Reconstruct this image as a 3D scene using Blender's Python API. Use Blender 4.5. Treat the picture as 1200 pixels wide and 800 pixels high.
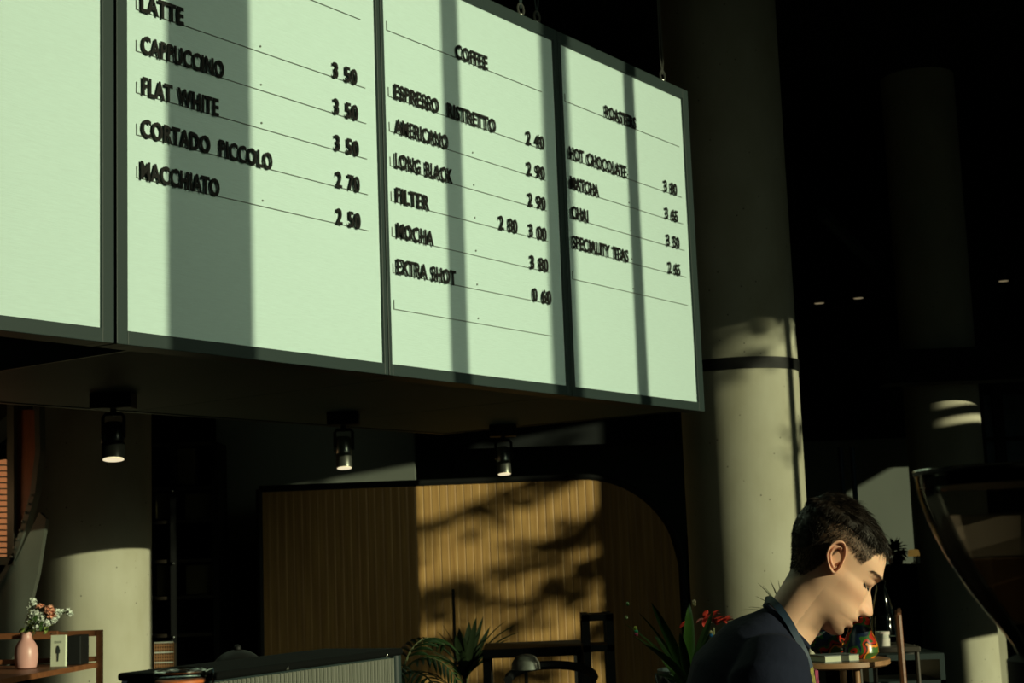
import bpy, bmesh, math, random
from mathutils import Vector, Matrix, noise
import numpy as np
random.seed(4)
for _o in list(bpy.data.objects): bpy.data.objects.remove(_o)
import time; _T0 = time.time()
SC = bpy.context.scene; COL = SC.collection
V = Vector; R = math.radians; PI = math.pi
# ------------------------------------------------------------ camera
FPX = 1800.0; EYE = V((0, 0, 1.6))
_U = V((-480, 12900, -1800)).normalized(); _F = V((0, 0, -1))
_Y = (_F - _U * _F.dot(_U)).normalized(); _X = _Y.cross(_U)
RM = Matrix((_X, _Y, _U))                      # camera axes -> world axes
cd = bpy.data.cameras.new('camera'); cam = bpy.data.objects.new('camera', cd); COL.objects.link(cam)
cd.sensor_width = 36; cd.lens = FPX / 1200 * 36; cd.clip_start = .05; cd.clip_end = 400
cam.matrix_world = Matrix.Translation(EYE) @ RM.to_4x4()
cd.dof.use_dof = True; cd.dof.focus_distance = 3.4; cd.dof.aperture_fstop = 12
SC.camera = cam
def at(px, py, D):
    "the place at depth D (metres along the room) that a pixel of the photograph looks at"
    r = RM @ V(((px - 600) / FPX, (400 - py) / FPX, -1)); return EYE + r * (D / r.y)
# ------------------------------------------------------------ light
SH = V((math.sin(R(56)), -math.cos(R(56)), 0)); TH = V((math.cos(R(56)), math.sin(R(56)), 0))
TAN = .172
SUND = (SH + V((0, 0, TAN))).normalized()
ld = bpy.data.lights.new('sun', 'SUN'); ld.energy = 3.3; ld.color = (1.0, .95, .60); ld.angle = R(.30)
sun = bpy.data.objects.new('sun', ld); COL.objects.link(sun)
sun.rotation_euler = SUND.to_track_quat('Z', 'Y').to_euler(); sun.location = SUND * 30 + V((0, 0, 6))
w = bpy.data.worlds.new('sky'); SC.world = w; w.use_nodes = True
w.node_tree.nodes['Background'].inputs[0].default_value = (.36, .66, .62, 1)
w.node_tree.nodes['Background'].inputs[1].default_value = .13
SC.view_settings.view_transform = 'Standard'; SC.view_settings.look = 'None'
SC.view_settings.exposure = 0; SC.view_settings.gamma = 1
WD = 3.5                                        # distance of the window wall along SH
def W(u, z, off=0): 
    p = SH * (WD + off) + TH * u; return V((p.x, p.y, z))
al = bpy.data.lights.new('window_daylight', 'AREA'); al.shape = 'RECTANGLE'; al.size = 2.6; al.size_y = 2.2; al.energy = 12; al.color = (.86, .93, .62); al.spread = R(50)  # unseen fill lamp, added to lift the shade on the menu boards
alo = bpy.data.objects.new('window_daylight', al); COL.objects.link(alo); alo.location = W(4.0, 4.0, -.3)
alo.rotation_euler = (V((-.15, 5.3, 2.9)) - alo.location).to_track_quat('-Z', 'Z').to_euler()
# ------------------------------------------------------------ materials
def mat(name, col, rough=.6, metal=0, var=0, scale=8, stretch=(1, 1, 1), bump=0, emit=0, spec=.5, col2=None, sub=0, alpha=1):
    m = bpy.data.materials.new(name); m.use_nodes = True; nt = m.node_tree; b = nt.nodes['Principled BSDF']
    b.inputs['Base Color'].default_value = (*col, 1); b.inputs['Roughness'].default_value = rough
    b.inputs['Metallic'].default_value = metal; b.inputs['Specular IOR Level'].default_value = spec
    if sub: b.inputs['Subsurface Weight'].default_value = sub; b.inputs['Subsurface Scale'].default_value = .006
    if alpha < 1: b.inputs['Alpha'].default_value = alpha
    if emit: b.inputs['Emission Color'].default_value = (*col, 1); b.inputs['Emission Strength'].default_value = emit
    if var or bump:
        tc = nt.nodes.new('ShaderNodeTexCoord'); mp = nt.nodes.new('ShaderNodeMapping'); mp.inputs['Scale'].default_value = stretch
        nz = nt.nodes.new('ShaderNodeTexNoise'); nz.inputs['Scale'].default_value = scale; nz.inputs['Detail'].default_value = 5
        nt.links.new(tc.outputs['Object'], mp.inputs[0]); nt.links.new(mp.outputs[0], nz.inputs['Vector'])
        if var:
            cr = nt.nodes.new('ShaderNodeValToRGB'); c2 = col2 or tuple(c * (1 - var) for c in col)
            cr.color_ramp.elements[0].position = .3; cr.color_ramp.elements[1].position = .7
            cr.color_ramp.elements[0].color = (*c2, 1); cr.color_ramp.elements[1].color = (*col, 1)
            nt.links.new(nz.outputs[0], cr.inputs[0]); nt.links.new(cr.outputs[0], b.inputs['Base Color'])
        if bump:
            bp = nt.nodes.new('ShaderNodeBump'); bp.inputs['Strength'].default_value = bump; bp.inputs['Distance'].default_value = .01
            nt.links.new(nz.outputs[0], bp.inputs['Height']); nt.links.new(bp.outputs[0], b.inputs['Normal'])
    return m
def concrete(name, a, b_):
    m = bpy.data.materials.new(name); m.use_nodes = True; nt = m.node_tree; b = nt.nodes['Principled BSDF']; N = nt.nodes.new; L = nt.links.new
    b.inputs['Roughness'].default_value = .85; b.inputs['Specular IOR Level'].default_value = .2
    tc = N('ShaderNodeTexCoord')
    nz = N('ShaderNodeTexNoise'); nz.inputs['Scale'].default_value = 3.5; nz.inputs['Detail'].default_value = 7
    mp = N('ShaderNodeMapping'); mp.inputs['Scale'].default_value = (1, 1, .6); L(tc.outputs['Object'], mp.inputs[0]); L(mp.outputs[0], nz.inputs['Vector'])
    cr = N('ShaderNodeValToRGB'); cr.color_ramp.elements[0].position = .32; cr.color_ramp.elements[1].position = .68
    cr.color_ramp.elements[0].color = (*b_, 1); cr.color_ramp.elements[1].color = (*a, 1); L(nz.outputs[0], cr.inputs[0])
    vo = N('ShaderNodeTexVoronoi'); vo.inputs['Scale'].default_value = 24; vo.inputs['Randomness'].default_value = 1; L(tc.outputs['Object'], vo.inputs['Vector'])
    r2 = N('ShaderNodeValToRGB'); r2.color_ramp.elements[0].position = .07; r2.color_ramp.elements[1].position = .13
    r2.color_ramp.elements[0].color = (.25, .25, .25, 1); r2.color_ramp.elements[1].color = (1, 1, 1, 1); L(vo.outputs['Distance'], r2.inputs[0])
    # only some cells hold an air hole
    sp = N('ShaderNodeSeparateColor'); L(vo.outputs['Color'], sp.inputs[0])
    gt = N('ShaderNodeMath'); gt.operation = 'LESS_THAN'; gt.inputs[1].default_value = .72; L(sp.outputs[0], gt.inputs[0])
    mx0 = N('ShaderNodeMix'); mx0.data_type = 'RGBA'; L(gt.outputs[0], mx0.inputs[0]); L(r2.outputs[0], mx0.inputs[6]); mx0.inputs[7].default_value = (1, 1, 1, 1)
    mx = N('ShaderNodeMix'); mx.data_type = 'RGBA'; mx.blend_type = 'MULTIPLY'; mx.inputs[0].default_value = 1
    L(cr.outputs[0], mx.inputs[6]); L(mx0.outputs[2], mx.inputs[7]); L(mx.outputs[2], b.inputs['Base Color'])
    bp = N('ShaderNodeBump'); bp.inputs['Strength'].default_value = .25; bp.inputs['Distance'].default_value = .01; L(nz.outputs[0], bp.inputs['Height']); L(bp.outputs[0], b.inputs['Normal'])
    return m
def glassy(name, tint, mixf=.18, rough=.05):
    m = bpy.data.materials.new(name); m.use_nodes = True; nt = m.node_tree; nt.nodes.remove(nt.nodes['Principled BSDF']); N = nt.nodes.new; L = nt.links.new
    t = N('ShaderNodeBsdfTransparent'); t.inputs[0].default_value = (*tint, 1)
    g = N('ShaderNodeBsdfGlossy'); g.inputs['Roughness'].default_value = rough; g.inputs[0].default_value = (.9, .9, .9, 1)
    fr = N('ShaderNodeLayerWeight'); fr.inputs[0].default_value = mixf
    mx = N('ShaderNodeMixShader'); L(fr.outputs['Fresnel'], mx.inputs[0]); L(t.outputs[0], mx.inputs[1]); L(g.outputs[0], mx.inputs[2])
    L(mx.outputs[0], nt.nodes['Material Output'].inputs[0]); return m
def vcol(name, rough, sub=0, spec=.4):
    m = mat(name, (1, 1, 1), rough, spec=spec, sub=sub); nt = m.node_tree; a = nt.nodes.new('ShaderNodeVertexColor'); a.layer_name = 'Col'
    nt.links.new(a.outputs[0], nt.nodes['Principled BSDF'].inputs['Base Color']); return m
M = {}
M['face'] = mat('painted_board', (.50, .665, .665), .55, var=.06, scale=14, stretch=(1.5, 1.5, 22), bump=.12, spec=.25)
M['frame'] = mat('dark_frame', (.020, .034, .034), .5, spec=.3)
M['black'] = mat('matt_black', (.006, .007, .007), .6, spec=.3)
M['deepblack'] = mat('deep_black', (.004, .005, .005), .8, spec=.08)
M['darkgreen'] = mat('palm_green', (.018, .045, .012), .35, var=.3, scale=12)
M['darkleaf'] = mat('dark_leaf', (.012, .022, .008), .5, spec=.2)
M['letter'] = mat('letter_black', (.006, .006, .006), .6, spec=.2)
M['rail'] = mat('rail', (.10, .12, .10), .4)
M['soffit'] = mat('soffit_panel', (.06, .105, .10), .7, var=.15, scale=2)
M['conc'] = concrete('column_concrete', (.44, .44, .35), (.34, .33, .24))
M['conc2'] = concrete('far_concrete', (.50, .50, .40), (.42, .41, .31))
M['wall'] = mat('dark_wall', (.008, .017, .016), .9, var=.2, scale=2)
M['greywall'] = mat('grey_wall', (.13, .15, .13), .85, var=.15, scale=1.5)
M['ceil'] = mat('ceiling_dark', (.004, .008, .008), .95)
M['floor'] = mat('floor_stone', (.015, .016, .016), .6, var=.3, scale=3)
M['woodscr'] = mat('screen_wood', (.58, .35, .12), .45, var=.35, scale=5, stretch=(8, 8, .4), bump=.1, col2=(.38, .21, .07))
M['wood'] = mat('walnut', (.20, .075, .030), .45, var=.4, scale=6, stretch=(1, 6, 6), bump=.1)
M['table'] = mat('table_wood', (.36, .19, .09), .45, var=.3, scale=6, stretch=(1, 8, 8))
M['darkwood'] = mat('dark_shelf_wood', (.03, .022, .012), .6, var=.3, scale=5)
M['steel'] = mat('steel', (.35, .37, .33), .28, metal=.9)
M['chrome'] = mat('chrome', (.8, .8, .75), .12, metal=1)
M['pink'] = mat('pink_glaze', (.62, .33, .30), .38, var=.1, scale=5)
M['cream'] = mat('cream_card', (.62, .68, .52), .7)
M['ink'] = mat('ink', (.02, .03, .025), .8)
M['petalw'] = mat('white_petal', (.60, .66, .58), .7, var=.15, scale=40)
M['petalp'] = mat('peach_petal', (.75, .38, .25), .7, var=.15, scale=40)
M['green'] = mat('leaf_green', (.045, .10, .022), .4, var=.35, scale=12)
M['green2'] = mat('leaf_yellowgreen', (.10, .24, .035), .35, var=.3, scale=12)
M['palegreen'] = mat('leaf_pale', (.25, .33, .08), .4)
M['stem'] = mat('plant_stem', (.07, .08, .03), .7)
M['red'] = mat('red_petal', (.34, .03, .018), .5)
M['orangeperf'] = mat('orange_mesh', (.50, .21, .08), .55, emit=.45)  # emission added so the mesh reads bright without a lamp
M['brownpan'] = mat('brown_leather', (.22, .075, .03), .5, var=.35, scale=9, stretch=(6, 6, 1))
M['machine'] = mat('machine_grey', (.075, .085, .07), .5, var=.2, scale=6)
M['glass'] = glassy('clear_glass', (.93, .96, .95), .12)
M['smoke'] = glassy('smoky_glass', (.93, .89, .85), .16, .08)
M['frost'] = mat('frosted_band', (.26, .25, .23), .6, alpha=.5)
M['winglass'] = glassy('window_glass', (.96, .98, .97), .02)
M['rubber'] = mat('orange_rubber', (.62, .16, .04), .5)
M['rib'] = mat('ribbed_metal', (.42, .44, .38), .3, metal=.6)
M['shirt'] = mat('navy_cotton', (.014, .018, .036), .9, bump=.15, scale=60, spec=.15)
M['lan'] = mat('lanyard_blue', (.018, .045, .085), .6, var=.4, scale=60)
M['lany'] = mat('lanyard_yellow', (.5, .42, .08), .6, var=.9, scale=90, col2=(.03, .04, .03))
M['printp'] = mat('pink_print', (.75, .12, .25), .8, var=.95, scale=70, col2=(.015, .018, .036))
M['trouser'] = mat('dark_trousers', (.02, .02, .022), .9)
M['skin'] = vcol('skin', .5, sub=.12)
M['hair'] = mat('dark_hair', (.016, .010, .006), .55, var=.4, scale=90, spec=.25)
M['hairside'] = mat('short_side_hair', (.045, .026, .014), .6)
M['lens'] = mat('lamp_lens', (1, .86, .55), .5, emit=.85)
M['dimlamp'] = mat('dim_lamp', (1, .8, .45), .5, emit=.16)
M['redlamp'] = mat('red_lamp', (1, .07, .03), .5, emit=.6)
M['orangelamp'] = mat('orange_lamp', (1, .38, .08), .5, emit=.5)
M['paper'] = mat('page_paper', (.55, .58, .44), .8)
M['bookc'] = mat('book_cover', (.12, .14, .13), .5)
M['wax'] = mat('white_wax', (.62, .55, .50), .5)
m = glassy('frosted_band', (.72, .70, .66), .1, .4); nt = m.node_tree; d1 = nt.nodes.new('ShaderNodeBsdfDiffuse'); d1.inputs[0].default_value = (.16, .15, .14, 1); t1 = nt.nodes.new('ShaderNodeBsdfTranslucent'); t1.inputs[0].default_value = (.22, .20, .18, 1)
a1 = nt.nodes.new('ShaderNodeAddShader'); x1 = nt.nodes.new('ShaderNodeMixShader'); x1.inputs[0].default_value = .45; pv = nt.nodes['Material Output'].inputs[0].links[0].from_socket
nt.links.new(d1.outputs[0], a1.inputs[0]); nt.links.new(t1.outputs[0], a1.inputs[1]); nt.links.new(pv, x1.inputs[1]); nt.links.new(a1.outputs[0], x1.inputs[2]); nt.links.new(x1.outputs[0], nt.nodes['Material Output'].inputs[0]); M['frost'] = m
m = m.copy(); m.name = 'coffee_dust'; M['dust'] = m  # thin brown see-through film inside the lower hopper
for nd in m.node_tree.nodes:
    if nd.type == 'BSDF_DIFFUSE': nd.inputs[0].default_value = (.045, .030, .018, 1)
    if nd.type == 'BSDF_TRANSLUCENT': nd.inputs[0].default_value = (.07, .045, .026, 1)
    if nd.type == 'BSDF_TRANSPARENT': nd.inputs[0].default_value = (.78, .68, .58, 1)
M['colour'] = None
m = bpy.data.materials.new('mottled_glass'); m.use_nodes = True; nt = m.node_tree; b = nt.nodes['Principled BSDF']; b.inputs['Roughness'].default_value = .25
tc = nt.nodes.new('ShaderNodeTexCoord'); nz = nt.nodes.new('ShaderNodeTexNoise'); nz.inputs['Scale'].default_value = 14; nz.inputs['Detail'].default_value = 1.5
cr = nt.nodes.new('ShaderNodeValToRGB'); cr.color_ramp.interpolation = 'CONSTANT'
cols = [(.01, .02, .05), (.03, .10, .02), (.45, .03, .015), (.02, .02, .01), (.75, .24, .02), (.06, .14, .03)]
cr.color_ramp.elements[0].color = (*cols[0], 1); cr.color_ramp.elements[1].position = .42; cr.color_ramp.elements[1].color = (*cols[1], 1)
for p_, c_ in zip((.47, .52, .56, .61), cols[2:]): e_ = cr.color_ramp.elements.new(p_); e_.color = (*c_, 1)
nt.links.new(tc.outputs['Object'], nz.inputs['Vector']); nt.links.new(nz.outputs[0], cr.inputs[0]); nt.links.new(cr.outputs[0], b.inputs['Base Color'])
M['colour'] = m
# ------------------------------------------------------------ mesh helpers
class MB:
    def __init__(s): s.v = []; s.f = []; s.sm = False
    def add(s, vs, fs):
        k = len(s.v); s.v += [V(p) for p in vs]; s.f += [tuple(i + k for i in f) for f in fs]; return s
    def frame_box(s, o, a, b, c):
        "box with corner o and edge vectors a b c"
        o, a, b, c = V(o), V(a), V(b), V(c)
        return s.add([o, o + a, o + a + b, o + b, o + c, o + a + c, o + a + b + c, o + b + c],
                     [(0, 3, 2, 1), (4, 5, 6, 7), (0, 1, 5, 4), (1, 2, 6, 5), (2, 3, 7, 6), (3, 0, 4, 7)])
    def box(s, x0, x1, y0, y1, z0, z1): return s.frame_box((x0, y0, z0), (x1 - x0, 0, 0), (0, y1 - y0, 0), (0, 0, z1 - z0))
    def tube(s, pts, rad, n=10, flat=1.0, up=None, cap=True, twist=None):
        pts = [V(p) for p in pts]; rad = rad if isinstance(rad, (list, tuple)) else [rad] * len(pts); rings = []
        prev = None
        for i, p in enumerate(pts):
            t = (pts[min(i + 1, len(pts) - 1)] - pts[max(i - 1, 0)]).normalized()
            if prev is None: a = V(up) if up else (V((0, 0, 1)) if abs(t.z) < .9 else V((1, 0, 0)))
            else: a = prev
            a = (a - t * a.dot(t)).normalized(); prev = a; b_ = t.cross(a)
            r = rad[i]; ra, rb = (r if isinstance(r, (tuple, list)) else (r, r * flat))
            rings.append([p + a * math.cos(2 * PI * k / n) * ra + b_ * math.sin(2 * PI * k / n) * rb for k in range(n)])
        vs = [q for r_ in rings for q in r_]; fs = []
        for i in range(len(pts) - 1):
            for k in range(n): fs.append((i * n + k, i * n + (k + 1) % n, (i + 1) * n + (k + 1) % n, (i + 1) * n + k))
        if cap: fs.append(tuple(range(n))[::-1]); fs.append(tuple((len(pts) - 1) * n + k for k in range(n)))
        s.sm = True; return s.add(vs, fs)
    def lathe(s, c, prof, n=24, cap=True, ax=None):
        "prof = [(radius, height)]"
        c = V(c); vs = []; fs = []; q = V((0, 0, 1)).rotation_difference(V(ax)) if ax else None
        for r, h in prof:
            for k in range(n):
                p = V((r * math.cos(2 * PI * k / n), r * math.sin(2 * PI * k / n), h)); vs.append(c + (q @ p if q else p))
        for i in range(len(prof) - 1):
            for k in range(n): fs.append((i * n + k, i * n + (k + 1) % n, (i + 1) * n + (k + 1) % n, (i + 1) * n + k))
        if cap: fs.append(tuple(range(n))[::-1]); fs.append(tuple((len(prof) - 1) * n + k for k in range(n)))
        s.sm = True; return s.add(vs, fs)
    def ball(s, c, r, n=12, m_=8, jit=0):
        rx, ry, rz = r if isinstance(r, (tuple, list)) else (r, r, r); prof = []; c = V(c); vs = []; fs = []
        for i in range(m_ + 1):
            a = PI * i / m_
            for k in range(n):
                d = V((math.sin(a) * math.cos(2 * PI * k / n), math.sin(a) * math.sin(2 * PI * k / n), -math.cos(a)))
                j = 1 + jit * noise.noise(d * 2.2 + c * 9); vs.append(c + V((d.x * rx, d.y * ry, d.z * rz)) * j)
        for i in range(m_):
            for k in range(n): fs.append((i * n + k, i * n + (k + 1) % n, (i + 1) * n + (k + 1) % n, (i + 1) * n + k))
        s.sm = True; return s.add(vs, fs)
    def blade(s, p0, d, L, wd, droop, n=8, side=None, fold=.25, tip=.0):
        "a curved pointed leaf"
        p = V(p0); d = V(d).normalized(); sd = V(side).normalized() if side else d.cross(V((0, 0, 1))).normalized()
        if sd.length < .1: sd = V((1, 0, 0))
        vs = []; fs = []
        for i in range(n + 1):
            t = i / n; ww = wd * (math.sin(PI * min(1, t * .92 + .08)) ** .7) * .5 + 1e-4
            nn = sd.cross(d).normalized()
            vs += [p - sd * ww + nn * ww * fold, p - nn * 0.0008, p + sd * ww + nn * ww * fold]
            if i < n: k = i * 3; fs += [(k, k + 1, k + 4, k + 3), (k + 1, k + 2, k + 5, k + 4)]
            p = p + d * (L / n); d = (d + V((0, 0, -droop / n))).normalized()
        s.sm = True; return s.add(vs, fs)
    def prism(s, outline, off):
        "outline: list of points (flat polygon), extruded by vector off"
        n = len(outline); off = V(off); vs = [V(p) for p in outline] + [V(p) + off for p in outline]
        fs = [tuple(range(n))[::-1], tuple(range(n, 2 * n))] + [(i, (i + 1) % n, n + (i + 1) % n, n + i) for i in range(n)]
        return s.add(vs, fs)
    def mesh(s, name, o=V((0, 0, 0))):
        me = bpy.data.meshes.new(name); me.from_pydata([tuple(p - o) for p in s.v], [], s.f); me.validate()
        bm = bmesh.new(); bm.from_mesh(me); bmesh.ops.recalc_face_normals(bm, faces=bm.faces); bm.to_mesh(me); bm.free()
        if s.sm:
            for p in me.polygons: p.use_smooth = True
            try: me.set_sharp_from_angle(angle=R(42))
            except Exception: pass
        return me
    def build(s, name, m, parent=None, bevel=0):
        o = parent_origin(parent) if parent else None
        if o is None:
            xs = [p.x for p in s.v]; ys = [p.y for p in s.v]; zs = [p.z for p in s.v]
            o = V(((min(xs) + max(xs)) / 2, (min(ys) + max(ys)) / 2, min(zs)))
            ob = bpy.data.objects.new(name, s.mesh(name, o)); ob.location = o
        else:
            ob = bpy.data.objects.new(name, s.mesh(name, o)); ob.parent = parent
        ob.data.materials.append(m); COL.objects.link(ob)
        if bevel:
            md = ob.modifiers.new('bevel', 'BEVEL'); md.width = bevel; md.segments = 2; md.limit_method = 'ANGLE'
        return ob
def parent_origin(p):
    o = V((0, 0, 0))
    while p is not None: o = o + p.location; p = p.parent
    return o
def tag(o, label=None, cat=None, group=None, kind=None):
    if label: o['label'] = label
    if cat: o['category'] = cat
    if group: o['group'] = group
    if kind: o['kind'] = kind
    return o
def thing(name, label, cat, loc, group=None):
    o = bpy.data.objects.new(name, None); COL.objects.link(o); o.location = loc; o.empty_display_size = .1
    return tag(o, label, cat, group)
def struct(name, mb, m, label, cat='wall'):
    return tag(mb.build(name, m), label, cat, kind='structure')
# ------------------------------------------------------------ room shell
def wcorner(u): p = W(u, 0); return (p.x, p.y)
A0 = wcorner(-4.2); A1 = wcorner(21)
LX, FY, BY, HZ = -5.2, -5.45, 15.4, 5.6
poly = [V((LX, FY, 0)), V((A0[0], FY, 0)), V((A1[0] + .6, BY, 0)), V((LX, BY, 0))]
struct('floor', MB().prism([p + V((0, 0, -.15)) for p in poly], (0, 0, .15)), M['floor'], 'dark stone floor of the café', 'floor')
struct('ceiling', MB().prism([p + V((0, 0, HZ)) for p in poly], (0, 0, .15)), M['ceil'], 'black exposed ceiling high above the menu boards', 'ceiling')
struct('wall_left', MB().box(LX - .15, LX, FY, BY, 0, HZ), M['wall'], 'dark wall at the far left of the café')
struct('wall_back', MB().box(LX, A1[0] + .8, BY, BY + .15, 0, HZ), M['wall'], 'dark back wall behind everything')
struct('wall_front', MB().box(LX, A0[0], FY - .15, FY, 0, HZ), M['wall'], 'dark wall behind the viewer')
# window wall: solid pieces between openings shaped to place the sun patches (u0, u1, sill, head)
OPEN = [(.3, 3.25, .75, 5.2), (3.61, 4.1, 3.2, 5.2), (4.1, 6.06, .75, 5.2), (6.16, 6.78, 3.25, 5.2), (6.84, 7.38, .75, 3.10), (7.40, 8.83, .75, 4.04), (9.6, 10.15, 4.02, 4.25), (12.5, 13.22, .75, 2.12), (13.36, 14.08, .75, 4.05)]
wb = MB(); TH_ = .12
def wpiece(u0, u1, z0, z1):
    if u1 - u0 > .001 and z1 - z0 > .001: wb.frame_box(W(u0, z0), TH * (u1 - u0), SH * TH_, (0, 0, z1 - z0))
prev = -4.2
for u0, u1, z0, z1 in OPEN:
    wpiece(prev, u0, 0, HZ); wpiece(u0, u1, 0, z0); prev = u1
    if z1 == 2.12: wpiece(u0, u1, 2.12, 3.85); wpiece(u0, u1, 3.93, 4.00); wpiece(u0, u1, 4.09, HZ)
    else: wpiece(u0, u1, z1, HZ)
wpiece(prev, 21, 0, HZ)
struct('wall_right', wb, M['wall'], 'dark window wall with tall openings to the street')
def pane(n, u0, u1, z0, z1, bars, rails=()):
    t = MB()
    for a, b_ in bars: t.frame_box(W(a, z0, -.02), TH * (b_ - a), SH * .10, (0, 0, z1 - z0))
    for z, h in rails: t.frame_box(W(u0, z, -.02), TH * (u1 - u0), SH * .08, (0, 0, h))
    o = struct('window_%d' % n, t, M['black'], 'tall street window number %d of the window wall, black frame' % n, 'window')
    g = MB().frame_box(W(u0, z0, .03), TH * (u1 - u0), SH * .008, (0, 0, z1 - z0)).build('pane', M['winglass'], o)
    return o
pane(2, .3, 3.25, .75, 5.2, [(.3, .36)])
pane(7, 3.61, 4.1, 3.2, 5.2, [(3.61, 3.62)])
pane(8, 4.1, 6.06, .75, 5.2, [(4.67, 4.785)])
pane(9, 6.16, 6.78, 3.25, 5.2, [(6.06, 6.16)])
pane(3, 6.84, 7.38, .75, 3.10, [(6.84, 6.87)])
pane(4, 7.40, 8.83, .75, 4.04, [(7.40, 7.42), (7.725, 7.79), (8.79, 8.83)])
pane(5, 12.5, 13.22, .75, 2.12, [(12.5, 12.53)])
pane(6, 13.36, 14.08, .75, 4.05, [(13.36, 13.4)])
aw = thing('awning', 'slanting street awning outside the far window bay', 'awning', W(13.7, 0, .3)); aw.location.z = 3.6  # unseen slab, added to cut the far sun patch on a slant
MB().prism([W(13.3, 3.52, .2), W(14.2, 4.13, .2), W(14.2, 4.6, .2), W(13.3, 4.6, .2)], SH * .05).build('canvas', M['black'], aw)
# outside: ground, unseen post added for the soft shadow bar, tree
struct('trim_1', MB().box(-10, 60, -60, 40, -.45, -.2), mat('pavement', (.10, .10, .09), .9), 'paving outside the café', 'ground')
lp = thing('lamp_post', 'thick steel lamp post standing outside the tall window', 'lamp post', W(5.475, -.2, 4))
MB().lathe(W(5.475, -.2, 4), [(.16, 0), (.11, .3), (.11, 9)], 14).build('pole', M['black'], lp)
MB().frame_box(W(5.3, 8.8, 4), TH * .9, SH * .2, (0, 0, .12)).build('lamp_head', M['black'], lp)
TO, TZ = 8.0, 8.0 * TAN                         # the tree stands 8 m beyond the window
tr = thing('street_tree', 'leafy street tree with drooping branches outside the window', 'tree', W(9.3, -.2, TO + 1))
tb = MB().tube([W(9.3, -.2, TO + 1), W(9.28, 1.5, TO + 1), W(9.2, 3.2 + TZ, TO + .9), W(9.1, 6 + TZ, TO + .8)], [.17, .14, .12, .08], 10)
brs = []
for (u0, z0, u1, z1) in [(9.25, 3.95, 7.7, 3.42), (9.25, 3.62, 8.0, 2.98), (9.2, 3.28, 8.05, 2.70), (9.15, 2.85, 8.1, 2.32), (9.2, 4.4, 7.3, 4.0)]:
    tb.tube([W(u0, z0 + TZ, TO + .9), W((u0 + u1) / 2, (z0 + z1) / 2 + .07 + TZ, TO + .7), W(u1, z1 + TZ, TO + .5)], [.03, .018, .006], 6); brs.append((u0, z0, u1, z1))
tb.build('trunk', M['stem'], tr)
lf = MB()
def leaf(p, L):
    d = V((random.gauss(0, 1), random.gauss(0, 1), random.gauss(-.3, .7))).normalized(); sd = d.cross(V((random.gauss(0, 1), random.gauss(0, 1), random.gauss(0, 1)))).normalized() * L * .33
    lf.add([p, p + d * L * .5 + sd, p + d * L, p + d * L * .5 - sd], [(0, 1, 2, 3)])
for (u0, z0, u1, z1), dens, thick in zip(brs, (150, 210, 230, 190, 160), (.10, .085, .11, .10, .12)):
    for k in range(dens):
        t = random.random() ** .8; leaf(W(u0 + (u1 - u0) * t, TZ + z0 + (z1 - z0) * t + random.gauss(0, thick * (.5 + .5 * math.sin(t * 9 + u1))), TO + random.uniform(0, 1)), random.uniform(.08, .15))
for k in range(1500): leaf(W(random.gauss(9.5, .32), TZ + random.uniform(1.3, 6.5), TO + random.uniform(0, 1.5)), random.uniform(.12, .2))
for k in range(70): leaf(W(random.uniform(7.45, 8.2), TZ + random.gauss(3.98, .045), TO - .6 + random.uniform(0, .6)), random.uniform(.07, .12))
tag(lf.build('foliage', M['green'], tr), kind='stuff')
# ------------------------------------------------------------ menu board canopy
BP = V((-1.1423, 4.4928, 0)); BD = V((.573, .8195, 0)).normalized(); BN = V((BD.y, -BD.x, 0))
def B(s, z, p=0): q = BP + BD * s + BN * p; return V((q.x, q.y, z))
def bbox(mb, s0, s1, z0, z1, p0, p1): return mb.frame_box(B(s0, z0, p0), BD * (s1 - s0), BN * (p1 - p0), (0, 0, z1 - z0))
canopy = thing('suspended_canopy', 'dark suspended canopy soffit behind the row of menu boards', 'canopy', B(1.8, 2.26, -.8))
for s0, s1 in ((.14, 1.392), (1.398, 2.49), (2.496, 3.57)):
    bbox(MB(), s0, s1, 2.272, 2.30, -1.57, -.09).build('soffit_panel', M['soffit'], canopy, .002)
bbox(MB(), .13, 3.58, 2.268, 2.36, -1.60, -1.57).build('edge_trim', M['frame'], canopy)
bbox(MB(), 3.57, 3.585, 2.268, 2.36, -1.57, -.09).build('edge_trim', M['frame'], canopy)
bbox(MB(), .125, .14, 2.268, 2.36, -1.57, -.09).build('edge_trim', M['frame'], canopy)
for s_ in (-.6, .9, 2.2, 3.3): bbox(MB(), s_, s_ + .05, 2.36, 2.42, -1.57, -.09).build('joist', M['black'], canopy)
bbox(MB(), -1.3, 3.57, 2.42, 2.46, -1.5, -1.44).build('rear_rail', M['black'], canopy)
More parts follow.
